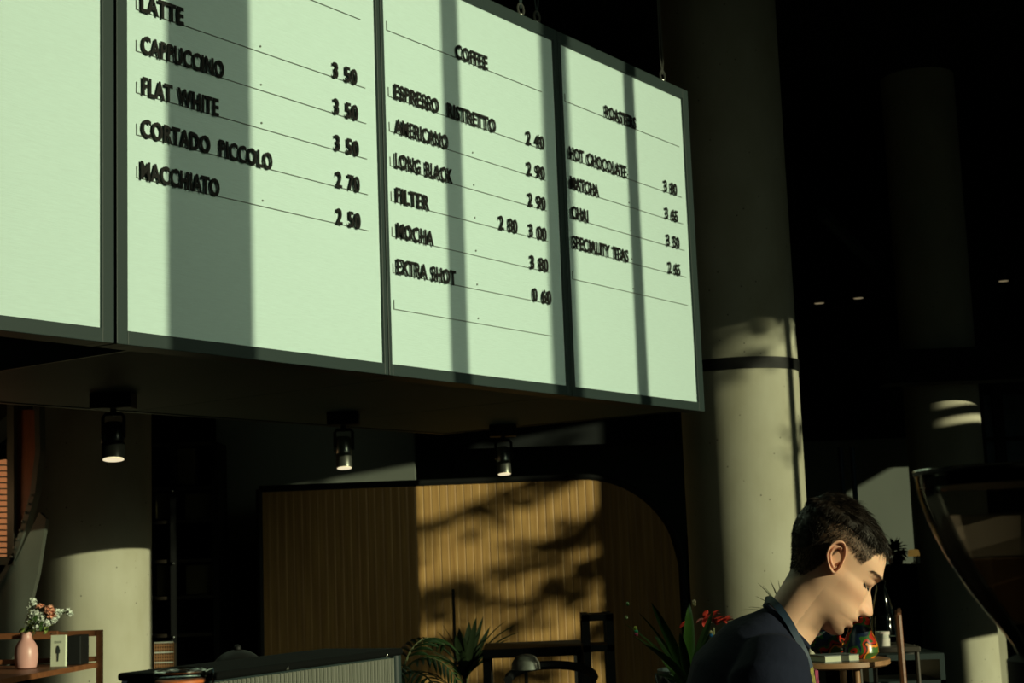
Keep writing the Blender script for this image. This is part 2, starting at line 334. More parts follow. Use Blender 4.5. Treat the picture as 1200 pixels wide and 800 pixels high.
# the hanging cables
def text_mesh(body, s0, s1, z, parent, name='lettering', cap=.058):
    cu = bpy.data.curves.new('t', 'FONT'); cu.body = body; cu.size = 1; cu.extrude = .03; cu.offset = .026; cu.space_character = 1.07; cu.space_word = 1.5; cu.resolution_u = 3
    ob = bpy.data.objects.new('t', cu); COL.objects.link(ob); dg = bpy.context.evaluated_depsgraph_get(); dg.update()
    me = bpy.data.meshes.new_from_object(ob.evaluated_get(dg)); bpy.data.objects.remove(ob); bpy.data.curves.remove(cu)
    n = len(me.vertices); co = np.empty(n * 3); me.vertices.foreach_get('co', co); co = co.reshape(-1, 3)
    x0, x1 = co[:, 0].min(), co[:, 0].max(); y0, y1 = co[:, 1].min(), co[:, 1].max(); y0 = max(y0, -.02)
    h = cap / (y1 - y0)
    o = parent_origin(parent); out = np.empty_like(co)
    for i in range(n):
        q = B(s0 + (co[i, 0] - x0) / (x1 - x0) * (s1 - s0), z - .005 + (co[i, 1] - y0) * h, .0095 + (co[i, 2]) * .06) - o
        out[i] = q
    # every raised letter is a piece of its own: split the word into its loose shells
    par = list(range(n))
    def find(a):
        while par[a] != a: par[a] = par[par[a]]; a = par[a]
        return a
    for e in me.edges:
        a, b_ = find(e.vertices[0]), find(e.vertices[1])
        if a != b_: par[a] = b_
    sh = {}
    for i in range(n): sh.setdefault(find(i), []).append(i)
    fcs = {}
    for p in me.polygons: fcs.setdefault(find(p.vertices[0]), []).append(tuple(p.vertices))
    for k, ids_ in sorted(sh.items(), key=lambda kv: min(co[i, 0] for i in kv[1])):
        mp_ = {a: c for c, a in enumerate(ids_)}; m2 = bpy.data.meshes.new('letter')
        m2.from_pydata([tuple(out[i]) for i in ids_], [], [tuple(mp_[a] for a in f) for f in fcs.get(k, [])]); m2.materials.append(M['letter'])
        ob = bpy.data.objects.new('letter', m2); ob.parent = parent; COL.objects.link(ob)
    bpy.data.meshes.remove(me)
PAN = [
 ('blank pale green menu board, leftmost of the row and cut by the frame', -1.31, -1.265, -.095, -.052, []),
 ('pale green menu board with a wide column shadow listing LATTE, CAPPUCCINO and MACCHIATO', -.042, 0, 1.178, 1.199,
  [(3.56, [('MILK', .50, .62)]), (3.305, [('LATTE', .056, .231), ('3 50', .936, 1.066)]), (3.172, [('CAPPUCCINO', .059, .404), ('3 50', .936, 1.066)]), (3.04, [('FLAT WHITE', .061, .379), ('3 50', .937, 1.066)]),
   (2.908, [('CORTADO', .057, .34), ('PICCOLO', .381, .622), ('2 70', .94, 1.066)]), (2.775, [('MACCHIATO', .053, .379), ('2 50', .938, 1.066)])]),
 ('pale green menu board headed COFFEE, third from the left', 1.203, 1.222, 2.377, 2.404,
  [(3.56, [('COFFEE', 1.667, 1.88)]), (3.305, [('ESPRESSO', 1.277, 1.546), ('RISTRETTO', 1.60, 1.922), ('2 40', 2.142, 2.272)]), (3.172, [('AMERICANO', 1.276, 1.598), ('2 90', 2.137, 2.268)]),
   (3.04, [('LONG BLACK', 1.271, 1.619), ('2 90', 2.137, 2.265)]), (2.908, [('FILTER', 1.27, 1.468), ('2 80', 1.922, 2.049), ('3 00', 2.134, 2.262)]), (2.775, [('MOCHA', 1.27, 1.487), ('3 80', 2.134, 2.265)]),
   (2.64, [('EXTRA SHOT', 1.264, 1.619), ('0 60', 2.142, 2.279)]), (2.505, [])]),
 ('pale green menu board headed ROASTERS, last at the right end', 2.408, 2.434, 3.53, 3.585,
  [(3.56, [('ROASTERS', 2.786, 3.06)]), (3.305, [('HOT CHOCOLATE', 2.469, 2.95), ('3 80', 3.302, 3.425)]), (3.172, [('MATCHA', 2.468, 2.70), ('3 65', 3.298, 3.42)]),
   (3.04, [('CHAI', 2.465, 2.60), ('3 50', 3.299, 3.422)]), (2.908, [('SPECIALITY TEAS', 2.462, 2.931), ('2 65', 3.302, 3.415)]), (2.77, [])])]
ZB, ZF0, ZF1, ZT = 2.258, 2.300, 3.812, 3.862
for lab, a, f0, f1, b_, rows in PAN:
    t = thing('menu_board', lab, 'menu board', B((a + b_) / 2, ZB, -.04), 'menu boards in a row')
    bbox(MB(), f0 - .006, f1 + .006, ZF0 - .006, ZF1 + .006, -.03, 0).build('board_face', M['face'], t)
    for q in ((a, f0, ZB, ZT), (f1, b_, ZB, ZT), (f0, f1, ZB, ZF0), (f0, f1, ZF1, ZT)): bbox(MB(), *q, -.085, .012).build('frame_bar', M['frame'], t, .002)
    bbox(MB(), f0, f1, ZF0, ZF1, -.084, -.075).build('back_panel', M['black'], t)
    for z, words in rows:
        head = z > 3.5; l0 = f0 + (.045 if f0 < .01 else .030); l1 = l0 + 1.055 if f0 < .01 else l0 + (1.03 if f0 < 2 else 1.02)
        if f0 < .01 and not head: l1 = 1.118
        lg = bbox(MB(), l0, l1, z - .0018, z, 0.0005, .004).build('ledge', M['rail'], t); lg['label'] = ('thin ledge carrying raised black letters ' + ' '.join(w_[0] for w_ in words)) if words and words[0][0] != 'MILK' else 'thin empty ledge'
        bbox(MB(), l0 - .003, l0, z - .002, z + .034, 0.0005, .003).build('end_tab', M['rail'], lg)
        if not head and (l0 + l1) / 2: MB().lathe(B((l0 + l1) / 2, z + .019, .0005), [(.0035, 0), (.0035, .003)], 8, ax=BN).build('screw', M['rail'], lg)
        for (tx, s0, s1) in words: 
            if tx != 'MILK': text_mesh(tx, s0, s1, z, lg)
CAB = [(2.20, 'steel cable of the pair above the joint between menu boards, left one', 0), (2.325, 'steel cable of the pair above the joint between menu boards, right one', 0), (3.42, 'steel cable and shackle above the last menu board', 1)]
for s_, lab, g in CAB:
    t = thing('hanging_cable', lab, 'cable', B(s_, ZT, -.035), 'cables holding up the canopy')
    for k in (-1, 1): MB().tube([B(s_, ZT + .055, -.035), B(s_ + k * .012, ZT + .12, -.035), B(s_ + k * .010, ZT + .34, -.035), B(s_, HZ, -.035)], .004, 6).build('strand', M['steel'] if g else M['frame'], t)
    MB().tube([B(s_, ZT, -.035), B(s_, ZT + .03, -.035)], .007, 8).build('eye_bolt', M['steel'], t)
    ring = [B(s_ + .022 * math.sin(a), ZT + .05 + .026 * math.cos(a), -.035) for a in [2 * PI * k / 14 for k in range(15)]]
    MB().tube(ring, .005, 6).build('shackle', M['steel'], t)
# spot lamps under the canopy
for (px, py, s_, lab, w_) in [(133, 452, .88, 'black spotlight under the canopy, nearest and lowest on the left', .158), (405, 475, 2.2, 'black spotlight under the canopy, middle one of three', .14), (594, 491, 3.44, 'small black spotlight under the canopy, rightmost of three', .14)]:
    c = B(s_, 2.27, -1.09); t = thing('spotlight', lab, 'lamp', c, 'spotlights under the canopy')
    MB().frame_box(c + V((-w_ / 2, -.05, -.058)), (w_, 0, 0), (0, .1, 0), (0, 0, .058)).build('mount_box', M['black'], t, .004)
    MB().tube([c + V((0, 0, -.058)), c + V((0, 0, -.085))], .012, 8).build('stem', M['black'], t)
    MB().tube([c + V((-.04, 0, -.17)), c + V((-.04, 0, -.09)), c + V((-.03, 0, -.078)), c + V((.03, 0, -.078)), c + V((.04, 0, -.09)), c + V((.04, 0, -.17))], .007, 6).build('bracket', M['black'], t)
    tl = V((-.04, .17, 1)).normalized(); cc = c + V((0, 0, -.245)); r_ = .044 if px < 200 else .036
    MB().lathe(cc - tl * .005, [(r_ * .82, .005), (r_, 0), (r_, .06), (r_ * .97, .062), (r_, .064), (r_, .125), (r_ * .8, .14)], 24, ax=tl).build('housing', mat('lamp_body', (.02, .022, .02), .22, metal=.7) if px < 200 else M['steel'], t)
    MB().lathe(cc, [(r_ * .9, -.0075), (r_ * .9, -.006)], 20, ax=tl).build('lens', M['lens'], t)
    MB().lathe(c + V((-.046, 0, -.165)), [(.010, 0), (.010, .012)], 10, ax=(1, 0, 0)).build('knob', M['steel'], t)
# ------------------------------------------------------------ columns
def column(px, D, r, lab, m, band=None, name='concrete_column'):
    c = at(px, 640, D); c.z = 0; t = thing(name, lab, 'column', c, 'round columns')
    prof = [(r, i * HZ / 12) for i in range(13)]
    MB().lathe(c, prof, 64).build('shaft', m, t)
    if band: MB().lathe(c, [(r + .001, band), (r + .008, band), (r + .008, band + .062), (r + .001, band + .062)], 64, cap=False).build('band', M['black'], t)
    return c
MC = column(877, 8.55, .33, 'thick round concrete column with a black band, in the centre right behind the man', M['conc'], 2.555)
LC = column(108, 8.72, .328, 'round concrete column at the left behind the pink vase', M['conc'])
RC = column(1116, 13.0, .31, 'distant round concrete column behind the glass hopper', M['conc2'])
tag(MB().box(MC.x - .1, MC.x + .1, MC.y + .6, MC.y + .66, 0, .02).build('floor_socket', M['steel']), 'small steel floor socket plate behind the thick column', 'socket')
# ------------------------------------------------------------ slatted wooden screen
SD = 10.25
def scr(px, py): return at(px, py, SD)
xl, xr = scr(308, 690).x, scr(797, 690).x; zt = 2.085; RAD = .62
t = thing('slatted_screen', 'tall slatted timber screen with a rounded top right corner and black edging', 'screen', V(((xl + xr) / 2, SD, 0)))
ns = 51; pw = (xr - xl) / ns
def ztop(x):
    if x < xr - RAD: return zt
    return zt - RAD + math.sqrt(max(0, RAD ** 2 - (x - (xr - RAD)) ** 2))
for k in range(ns):
    a = xl + k * pw + .0006; b_ = xl + (k + 1) * pw - .0006; dy = random.uniform(-.0008, .0008); ch = .0028
    za, zb = ztop(a), ztop(b_)
    pts = [(a, SD + .02), (a, SD + dy), (b_ - .009, SD + dy), (b_, SD + dy + .0028), (b_, SD + .02)]
    mb = MB(); n_ = len(pts); mb.add([(x, y, .12) for x, y in pts] + [(x, y, za + (zb - za) * (x - a) / (b_ - a)) for x, y in pts], [tuple(range(n_)), tuple(range(n_, 2 * n_))] + [(i, (i + 1) % n_, n_ + (i + 1) % n_, n_ + i) for i in range(n_)])
    mb.build('slat', M['woodscr'], t)
MB().box(xl, xr - RAD * .3, SD + .021, SD + .035, .1, zt - RAD * .35).build('backing', M['black'], t)
arc = [V((xl - .015, SD + .01, 0)), V((xl - .015, SD + .01, zt + .015))]
arc += [V((xr - RAD + (RAD + .018) * math.sin(a), SD + .01, zt - RAD + (RAD + .018) * math.cos(a))) for a in [PI / 2 * k / 20 for k in range(21)]] + [V((xr + .018, SD + .01, 0))]
for i, seg in enumerate((arc[:2], arc[1:3], arc[2:-1], arc[-2:])): MB().tube(seg, .024, 8).build('edging', M['black'], t)
# ------------------------------------------------------------ left shelving, grey wall, doorway
GD = 10.9
gw = MB(); a = at(255, 700, GD); b_ = at(306, 700, GD)
dx0 = at(266, 700, GD).x; dz = at(266, 633, GD).z
gw.box(a.x, dx0, GD, GD + .15, 0, 3.0); gw.box(dx0, b_.x + 1.1, GD, GD + .15, dz, 3.0); gw.box(dx0 + .95, b_.x + 1.1, GD, GD + .15, 0, dz)
struct('wall_inner', gw, M['greywall'], 'grey partition wall with a dark doorway left of the timber screen')
dr = struct('door_1', MB().box(dx0 + .03, dx0 + .92, GD + .06, GD + .10, 0, dz - .02), M['black'], 'black door in the grey partition wall', 'door')
MB().tube([V((dx0 + .85, GD + .05, 1.0)), V((dx0 + .85, GD + .05, 1.2))], .012, 8).build('door_handle', M['steel'], dr)
MB().box(dx0 + .12, dx0 + .5, GD + .045, GD + .06, .3, 1.2).build('door_panel', M['winglass'], dr)
HD = 10.6
sh = thing('open_shelving', 'dark open shelving unit between the left column and the grey wall', 'shelving', V((at(215, 700, HD).x, HD, 0)))
ux = [at(p, 690, HD).x for p in (158, 204, 254)]
for x in ux: MB().box(x - .02, x + .02, HD - .02, HD + .33, 0, 2.45).build('upright', M['black'], sh)
for py in (520, 572, 611, 657, 700, 744, 790):
    z = at(215, py, HD).z; MB().box(ux[0], ux[2], HD, HD + .32, z - .012, z + .012).build('shelf', M['darkwood'], sh, .002)
MB().box(ux[0], ux[2], HD + .32, HD + .34, 0, 2.4).build('back_panel', M['black'], sh)
for py in (575, 660, 746): MB().ball(V((ux[1], HD - .03, at(204, py, HD).z)), .012, 8, 6).build('chrome_knob', M['chrome'], sh)
for (p0, p1, y0, y1) in ((180, 200, 577, 608), (215, 250, 577, 609), (182, 200, 661, 698), (216, 250, 661, 697), (206, 226, 524, 569)):
    q0, q1 = at(p0, y1, HD), at(p1, y0, HD)
    tag(MB().box(q0.x, q1.x, HD + .05, HD + .28, q0.z, q1.z).build('storage_box', mat('box_board', (.075, .062, .025), .8), None, .006), 'dull brown storage box on the dark open shelving, ' + {180: 'upper left one', 215: 'upper right one', 182: 'lower left one', 216: 'lower right one', 206: 'narrow topmost one'}[p0], 'box', 'storage boxes on the open shelving')
q0, q1 = at(181, 788, HD - .1), at(203, 752, HD - .1)
bk = thing('woven_basket', 'sunlit woven basket on the lowest visible shelf beside the left column', 'basket', V(((q0.x + q1.x) / 2, HD + .1, q0.z)))
for k in range(9):
    x = q0.x + (q1.x - q0.x) * k / 8; MB().box(x - .0035, x + .0035, HD - .10, HD - .093, q0.z, q1.z).build('stake', M['table'], bk)
for k in range(10):
    z = q0.z + (q1.z - q0.z) * k / 9; MB().box(q0.x, q1.x, HD - .108, HD - .10, z - .004, z + .004).build('weaver', M['petalw'] if k % 3 == 0 else M['table'], bk)
MB().box(q0.x, q1.x, HD - .09, HD + .2, q0.z, q1.z - .01).build('basket_body', M['darkwood'], bk)
# beams and far background
struct('trim_2', MB().box(-4.6, 2.0, 11.8, 12.1, at(300, 535, 11.8).z, at(300, 470, 11.8).z + .5), M['ceil'], 'black ceiling beam behind the canopy', 'beam')
bw = MB().box(-2.6, 1.7, 12.5, 12.6, 0, at(400, 535, 12.5).z + .05); struct('wall_rear_left', bw, mat('rear_wall', (.05, .06, .045), .8, var=.2, scale=2), 'dim greenish wall above and behind the timber screen')
struct('trim_3', MB().box(3.0, 8.5, 12.3, 12.6, at(1100, 447, 12.3).z, at(1100, 408, 12.3).z), M['ceil'], 'black beam crossing in front of the distant column', 'beam')
for k, px in enumerate((480, 532)):
    c = at(px, 536, 11.6); t = thing('track_spotlight', 'small black track spotlight hanging above the timber screen, %s of two' % ('left', 'right')[k], 'lamp', c, 'track spotlights')
    MB().lathe(c + V((0, 0, -.12)), [(.03, 0), (.035, .02), (.035, .13)], 12).build('housing', M['black'], t); MB().tube([c, V((c.x, c.y, HZ))], .01, 6).build('stem', M['black'], t)
# right background: sunlit grey wall, window, column strip
RWD = 14.2
q0, q1 = at(945, 600, RWD), at(1078, 600, RWD)
struct('wall_inner_right', MB().box(q0.x, q1.x, RWD, RWD + .12, 0, at(1000, 515, RWD).z), M['greywall'], 'grey partition wall behind the man, lit along its lower right')
q = at(1174, 760, 13.8); struct('trim_4', MB().box(q.x - .045, q.x + .045, 13.8, 13.9, 0, .95), M['conc2'], 'narrow low pale post right of the distant column', 'post')  # height cut so that only the sunlit strip shows
for px, lab in ((987, 'left'), (1001, 'right')):
    q = at(px, 560, 11.7); tag(MB().tube([V((q.x, 11.7, 0)), V((q.x, 11.7, at(px, 524, 11.7).z))], .02, 10).build('steel_pole', mat('blue_steel', (.04, .06, .09), .4, metal=.5)), 'slim dark blue steel pole above the man\'s head, %s of two' % lab, 'pole', 'slim steel poles')
wn = MB(); z0, z1 = at(1180, 566, RWD).z, at(1180, 462, RWD).z; x0, x1 = at(1156, 520, RWD).x, at(1215, 520, RWD).x
xm = at(1172, 520, RWD).x; zm = at(1180, 514, RWD).z
wn.box(x0 - .06, x0, RWD, RWD + .08, z0, z1); wn.box(x1, x1 + .06, RWD, RWD + .08, z0, z1); wn.box(xm - .04, xm + .05, RWD - .02, RWD + .08, z0 - .4, z1 + .5)
wn.box(x0 - .06, x1 + .06, RWD, RWD + .08, z0 - .06, z0); wn.box(x0 - .06, x1 + .06, RWD, RWD + .08, z1, z1 + .06); wn.box(x0, x1, RWD, RWD + .08, zm - .02, zm + .02)
wo = struct('window_1', wn, M['black'], 'small interior window with black bars at the right edge', 'window')
pm = mat('dim_pane', (.045, .075, .085), .35, var=.6, scale=6)
for (a0, a1, b0, b1) in ((x0, xm - .04, z0, zm - .02), (xm + .05, x1, z0, zm - .02), (x0, xm - .04, zm + .02, z1), (xm + .05, x1, zm + .02, z1)): MB().box(a0, a1, RWD + .03, RWD + .04, b0, b1).build('pane', pm, wo)
for px, py in ((1190, 53), (1176, 329), (1006, 349), (960, 355)):
    c = at(px, py, 14.0)
    t = thing('ceiling_spotlight', {1190: 'tiny glowing ceiling spot in the top right corner', 1176: 'faint ceiling spot right of the distant column', 1006: 'tiny ceiling spot left of the distant column, right one', 960: 'tiny ceiling spot left of the distant column, left one'}[px], 'lamp', c, 'distant ceiling spotlights')
    MB().lathe(c, [(.05, 0), (.055, .10), (.03, .16)], 14).build('housing', M['black'], t); MB().tube([c + V((0, 0, .15)), V((c.x, c.y, HZ))] if c.z < HZ - .2 else [c, c + V((0, 0, .17))], .008, 6).build('stem', M['black'], t)
    MB().lathe(c, [(.045, -.004), (.045, -.002)], 12).build('lens', M['dimlamp'], t)
du = [at(963, 250, 11), at(1052, 338, 14)]
tag(MB().tube(du, .05, 8).build('ceiling_duct', M['frame']), 'faint slanting duct under the black ceiling', 'duct')
c = at(806, 636, 10.6); t = thing('signal_lamp', 'tiny red signal lamp on a black post beside the thick column', 'lamp', V((c.x, 10.6, 0)))
MB().tube([V((c.x, 10.6, 0)), V((c.x, 10.6, c.z + .05))], .014, 8).build('post', M['black'], t); MB().ball(c, (.009, .009, .02), 8, 6).build('bulb', M['redlamp'], t)
print('TIME part1.py', time.time() - _T0)
# ------------------------------------------------------------ left machine, sideboard with vase
MD = 7.4
def mp(px, py, d=0): return at(px, py, MD + d)
mc = thing('riveted_machine', 'tall dark grey machine with riveted edge and orange mesh panel at the left edge', 'machine', V((mp(10, 700).x, MD, 0)))
def strip(name, pts, dep, m, yo=0, **k):
    mb = MB().prism([mp(px, py, yo) for px, py in pts], V((0, dep, 0))); return mb.build(name, m, mc, **k)
strip('orange_mesh', [(-40, 545), (6, 538), (8, 545), (8, 652), (-40, 652)], .03, M['orangeperf'])
for k in range(16):
    y = 545 + k * 6.9; a_, b_ = mp(-40, y, -.006), mp(8, y, -.006); tagp = MB().tube([a_, b_], .0035, 5).build('mesh_wire', M['machine'], mc)
strip('mesh_frame', [(8, 470), (16, 470), (16, 662), (-40, 662), (-40, 652), (8, 652)], .06, M['machine'], -.02)
strip('leather_panel', [(16, 480), (42, 480), (43, 530), (37, 575), (25, 615), (16, 640)], .02, M['brownpan'], .03)
edge = [(46, 470), (47, 530), (41, 578), (30, 618), (17, 655), (-10, 700)]
strip('riveted_edge', edge + [(x - 6, y) for x, y in edge[::-1]], .09, M['machine'], -.02)
for k in range(8):
    t_ = k / 7; px, py = 38 - 24 * t_ - 0, 580 + 72 * t_
    MB().ball(mp(px - 1, py, -.03), .0075, 8, 6).build('rivet', M['steel'], mc)
wl = bpy.data.lights.new('machine_glow', 'POINT'); wl.energy = 1.2; wl.color = (1, .55, .25); wl.shadow_soft_size = .08; wlo = bpy.data.objects.new('machine_glow', wl); COL.objects.link(wlo); wlo.location = mp(-60, 590, -.35)  # unseen warm fill lamp, added to brighten the brown panel
strip('leg_plate', [(46, 600), (54, 608), (44, 672), (22, 760), (-30, 830), (-40, 700), (17, 660)], .05, M['machine'], 0)
strip('upper_housing', [(-60, 468), (16, 468), (16, 480), (-60, 545)], .3, M['black'], .02)
lowb = MB().box(mp(-70, 700).x, mp(20, 700).x, MD, MD + .5, 0, .75).build('base_cabinet', M['machine'], mc, .01)
# shelf rack: seen along its length, its far end frame faces the viewer
TD = 6.3; zs = 1.202; zc = zs
def on_z(px, py, z): r = RM @ V(((px - 600) / FPX, (400 - py) / FPX, -1)); return EYE + r * ((z - EYE.z) / r.z)
er, en = on_z(115, 775.8, zs), on_z(-30, 801, zs); ey = er.y
st = thing('wooden_shelf_rack', 'walnut shelf rack carrying the pink vase at bottom left', 'shelf rack', V((er.x - .4, ey - .4, 0)))
def slab(name, z0, z1, ins=0): return MB().prism([V((er.x - ins, ey, z0)), V((en.x - ins, en.y, z0)), V((en.x - .75, en.y, z0)), V((er.x - .75, ey, z0))], (0, 0, z1 - z0)).build(name, M['wood'], st)
slab('shelf_board', zs - .022, zs); slab('lower_shelf', .38, .402)
ztp = at(116, 738, ey).z; p0, p1 = at(112.5, 760, ey).x, at(119, 760, ey).x
MB().box(p0, p1, ey, ey + .03, 0, ztp).build('upright', M['wood'], st, .002)
MB().box(er.x - .75, er.x - .725, ey, ey + .03, 0, ztp).build('upright', M['wood'], st, .002)
for zz in ((ztp - .026, ztp), (zs + .005, zs + .026)): MB().box(er.x - .75, p0, ey + .004, ey + .028, *zz).build('end_rail', M['wood'], st, .002)
b0, b1 = at(30, 745, ey - .05), at(67, 739, ey - .05); MB().box(b0.x, b1.x, ey - .05, ey - .03, b1.z - .034, b1.z).build('backrest_board', M['wood'], st, .002)
for y_ in (en.y + .02,): 
    for x_ in (en.x - .03, en.x - .74): MB().box(x_, x_ + .03, y_, y_ + .03, 0, zs - .022).build('upright', M['wood'], st, .002)
vc = on_z(30.5, 783.5, zs); VS = 1.01
t = thing('pink_vase', 'matt pink bottle-shaped vase with flowers on the walnut rack', 'vase', vc)
MB().lathe(vc, [(r * VS, h * VS) for r, h in [(.030, 0), (.042, .006), (.047, .03), (.0485, .06), (.046, .088), (.036, .108), (.0255, .122), (.0235, .135), (.0245, .152), (.021, .153), (.019, .13), (.02, .05)]], 32, cap=True).build('body', M['pink'], t)
def fpt(px, py, d=0): return at(px, py, vc.y + d)
def flower(name, lab, pts, m, size, seed):
    c0 = fpt(*pts[0]); f = thing(name, lab, 'flower', c0, 'flowers in the pink vase')
    MB().tube([vc + V((0, 0, .10)), vc + V((random.uniform(-.01, .01), 0, .165)), (vc + V((0, 0, .165))).lerp(c0, .6) + V((0, 0, .015)), c0], [.0022, .002, .0018, .0016], 6).build('stem', M['stem'], f)
    rnd = random.Random(seed)
    for p in pts:
        c = fpt(*p, rnd.uniform(-.02, .02))
        for ring, (n, rr, tilt) in enumerate(((5, .45, .9), (7, .8, .5), (8, 1.0, .1))):
            for k in range(n):
                a = 2 * PI * k / n + ring + rnd.uniform(-.2, .2); d = V((math.cos(a) * (1 - tilt * .5), math.sin(a) * (1 - tilt * .5) - .35, tilt + rnd.uniform(-.5, .3))).normalized()
                MB().blade(c, d, size * rr, size * .8, .9, 4, fold=.5).build('petal', m, f)
        MB().ball(c + V((0, -.002, .002)), size * (.62 if m is M['petalw'] else .45), 12, 9, .7).build('flower_heart', m, f)
    return f
flower('white_flower', 'white bloom cluster at the top left of the pink vase', [(38, 704), (36, 711), (40, 709)], M['petalw'], .021, 1)
flower('white_flower', 'big white hydrangea-like bloom at the middle of the bunch', [(38, 719), (46, 726), (36, 726), (44, 734), (50, 722), (43, 720), (40, 730), (49, 731)], M['petalw'], .026, 2)
flower('peach_flower', 'large peach bud right of the white bloom', [(60, 717), (58, 713), (61, 721)], M['petalp'], .027, 3)
flower('peach_flower', 'small peach bud near the top of the bunch', [(47, 710)], M['petalp'], .021, 4)
flower('white_flower', 'white blossom below and right of the peach bud', [(66, 722), (63, 727), (55, 730), (67, 717)], M['petalw'], .020, 5)
flower('white_flower', 'pale blossom reaching farthest right from the pink vase', [(79, 716), (72, 717), (82, 719)], M['petalw'], .018, 6)
fo = thing('vase_foliage', 'loose green leaves between the flowers and the pink vase', 'leaves', fpt(38, 740), 'flowers in the pink vase')
for k in range(46):
    px, py = random.gauss(43, 10), random.gauss(735, 6)
    if py > 743: py = 740
    MB().blade(fpt(px, py, random.uniform(-.02, .02)), (random.gauss(0, 1), random.gauss(-.3, .5), random.gauss(.3, .7)), .040, .016, .6, 4).build('leaf', M['green'] if k % 3 else M['palegreen'], fo)
MB().tube([vc + V((0, 0, .1)), fpt(40, 742), fpt(44, 735)], .002, 5).build('stem', M['stem'], fo)
cc_ = on_z(69, 780.5, zs)
t = thing('picture_card', 'small cream card printed with a dark brush shape beside the pink vase', 'card', cc_)
MB().frame_box(cc_ + V((-.036, 0, 0)), (.066, -.012, 0), (.004, .012, 0), (-.003, .015, .132)).build('card_board', M['cream'], t)
ex = V((.066, -.012, 0)).normalized(); ez = V((-.003, .015, .132)).normalized(); o_ = cc_ + V((-.036, -.0012, 0))
def cpt(x, z): return o_ + ex * x + ez * z
MB().prism([cpt(x, z) for x, z in [(.030, .022), (.036, .022), (.038, .055), (.042, .056), (.044, .066), (.040, .080), (.036, .088), (.030, .088), (.027, .080), (.024, .066), (.026, .056), (.030, .055)]], V((0, -.0008, 0))).build('printed_shape', M['ink'], t)
for z in (.100, .105): MB().prism([cpt(.018, z), cpt(.050, z), cpt(.050, z + .0015), cpt(.018, z + .0015)], V((0, -.0008, 0))).build('printed_line', M['ink'], t)
q = at(80, 776, ey - .12)
tag(MB().box(q.x, q.x + .06, ey - .14, ey - .01, zc, zc + .125).build('dark_box', M['black'], None, .004), 'black box standing behind the cream card on the rack', 'box')
# ------------------------------------------------------------ bar counter, ribbed case, jar
cz_ = 1.235
ct = MB().box(-1.9, -.12, 1.75, 3.25, 0, cz_); struct('trim_5', ct, M['black'], 'black bar counter below the jar and the ribbed case', 'counter')
ct2 = MB().box(-.12, 2.4, 1.75, 2.35, 0, .95); struct('trim_6', ct2, M['black'], 'lower black bar counter in front of the man', 'counter')
JD = 1.98; jc = at(211, 797, JD); jt = at(211, 790, JD).z; jc.z = cz_; hj = jt - cz_
t = thing('clip_jar', 'glass clip-top jar with orange rubber seal and wire bail', 'jar', jc)
r_ = .0325
MB().lathe(jc, [(r_ * .9, 0), (r_, .006), (r_, hj - .035), (r_ * .86, hj - .022), (r_ * .86, hj - .012), (r_ * .80, hj - .012), (r_ * .8, hj - .03), (r_ * .94, hj - .04), (r_ * .94, .008)], 36).build('body', M['glass'], t)
MB().lathe(jc, [(r_ * .9, hj - .012), (r_ * .97, hj - .010), (r_ * .97, hj - .007), (r_ * .9, hj - .006)], 36).build('rubber_seal', M['rubber'], t)
MB().lathe(jc, [(r_ * .85, hj - .005), (r_ * 1.0, hj - .004), (r_ * 1.02, hj + .001), (r_ * .95, hj + .005), (r_ * .6, hj + .008), (r_ * .3, hj + .0085)], 36).build('lid', M['glass'], t)
for zz in (hj + .004, hj - .017): MB().tube([jc + V((r_ * .99 * math.cos(a), r_ * .99 * math.sin(a), zz)) for a in [2 * PI * k / 32 for k in range(33)]], .0013, 6).build('wire_hoop', M['chrome'], t)
MB().tube([jc + V((r_, -.006, hj + .002)), jc + V((r_ + .010, -.007, hj + .006)), jc + V((r_ + .012, -.007, hj - .008)), jc + V((r_ + .004, -.007, hj - .022)), jc + V((r_ + .011, -.007, hj - .018)), jc + V((r_ + .014, -.007, hj - .03))], .0014, 6).build('wire_clasp', M['chrome'], t)
MB().lathe(jc, [(r_ * .9, .009), (r_ * .9, hj * .45)], 24).build('contents', M['darkwood'], t)
# ribbed case: front runs from (245,796) to (458,768)
a_, b_ = at(238, 797, 2.55), at(459, 768, 3.1)
zr = (a_.z + b_.z) / 2; a_.z = b_.z = zr
# keep the top edge level: fit the depth of both ends to it
def on_z(px, py, z): r = RM @ V(((px - 600) / FPX, (400 - py) / FPX, -1)); return EYE + r * ((z - EYE.z) / r.z)
zr = 1.435; a_, b_ = on_z(238, 798, zr), on_z(459, 768, zr)
dr_ = (b_ - a_); L_ = dr_.length; dr_.normalize(); nr_ = V((dr_.y, -dr_.x, 0))
rc = thing('ribbed_case', 'low metal case with vertical ribbed front and black lid at the bottom', 'case', (a_ + b_) / 2 + V((0, 0, cz_ - zr)))
rbm = MB(); nrib = 48
for k in range(nrib):
    p = a_ + dr_ * (L_ * (k + .5) / nrib); rbm.tube([V((p.x, p.y, cz_ + .004)) + nr_ * .004, V((p.x, p.y, zr - .004)) + nr_ * .004], L_ / nrib * .30, 6, cap=False)
tag(rbm.build('ribs', M['rib'], rc), kind='stuff')
MB().frame_box(V((a_.x, a_.y, cz_)), dr_ * L_, -nr_ * .15, (0, 0, zr - cz_)).build('case_body', M['frame'], rc, .004)
MB().frame_box(V((a_.x, a_.y, zr)) + nr_ * .012 - dr_ * .01, dr_ * (L_ + .03), -nr_ * .17, (0, 0, .012)).build('lid', M['deepblack'], rc, .004)
MB().tube([V((b_.x, b_.y, cz_)) + dr_ * .008, V((b_.x, b_.y, zr)) + dr_ * .008], .012, 12).build('corner_post', M['frame'], rc)
for p in (a_ + dr_ * L_ * .37, a_ + dr_ * L_ * .93): MB().ball(V((p.x, p.y, zr + .004)) + nr_ * .013, .003, 8, 6).build('lid_screw', M['chrome'], rc)
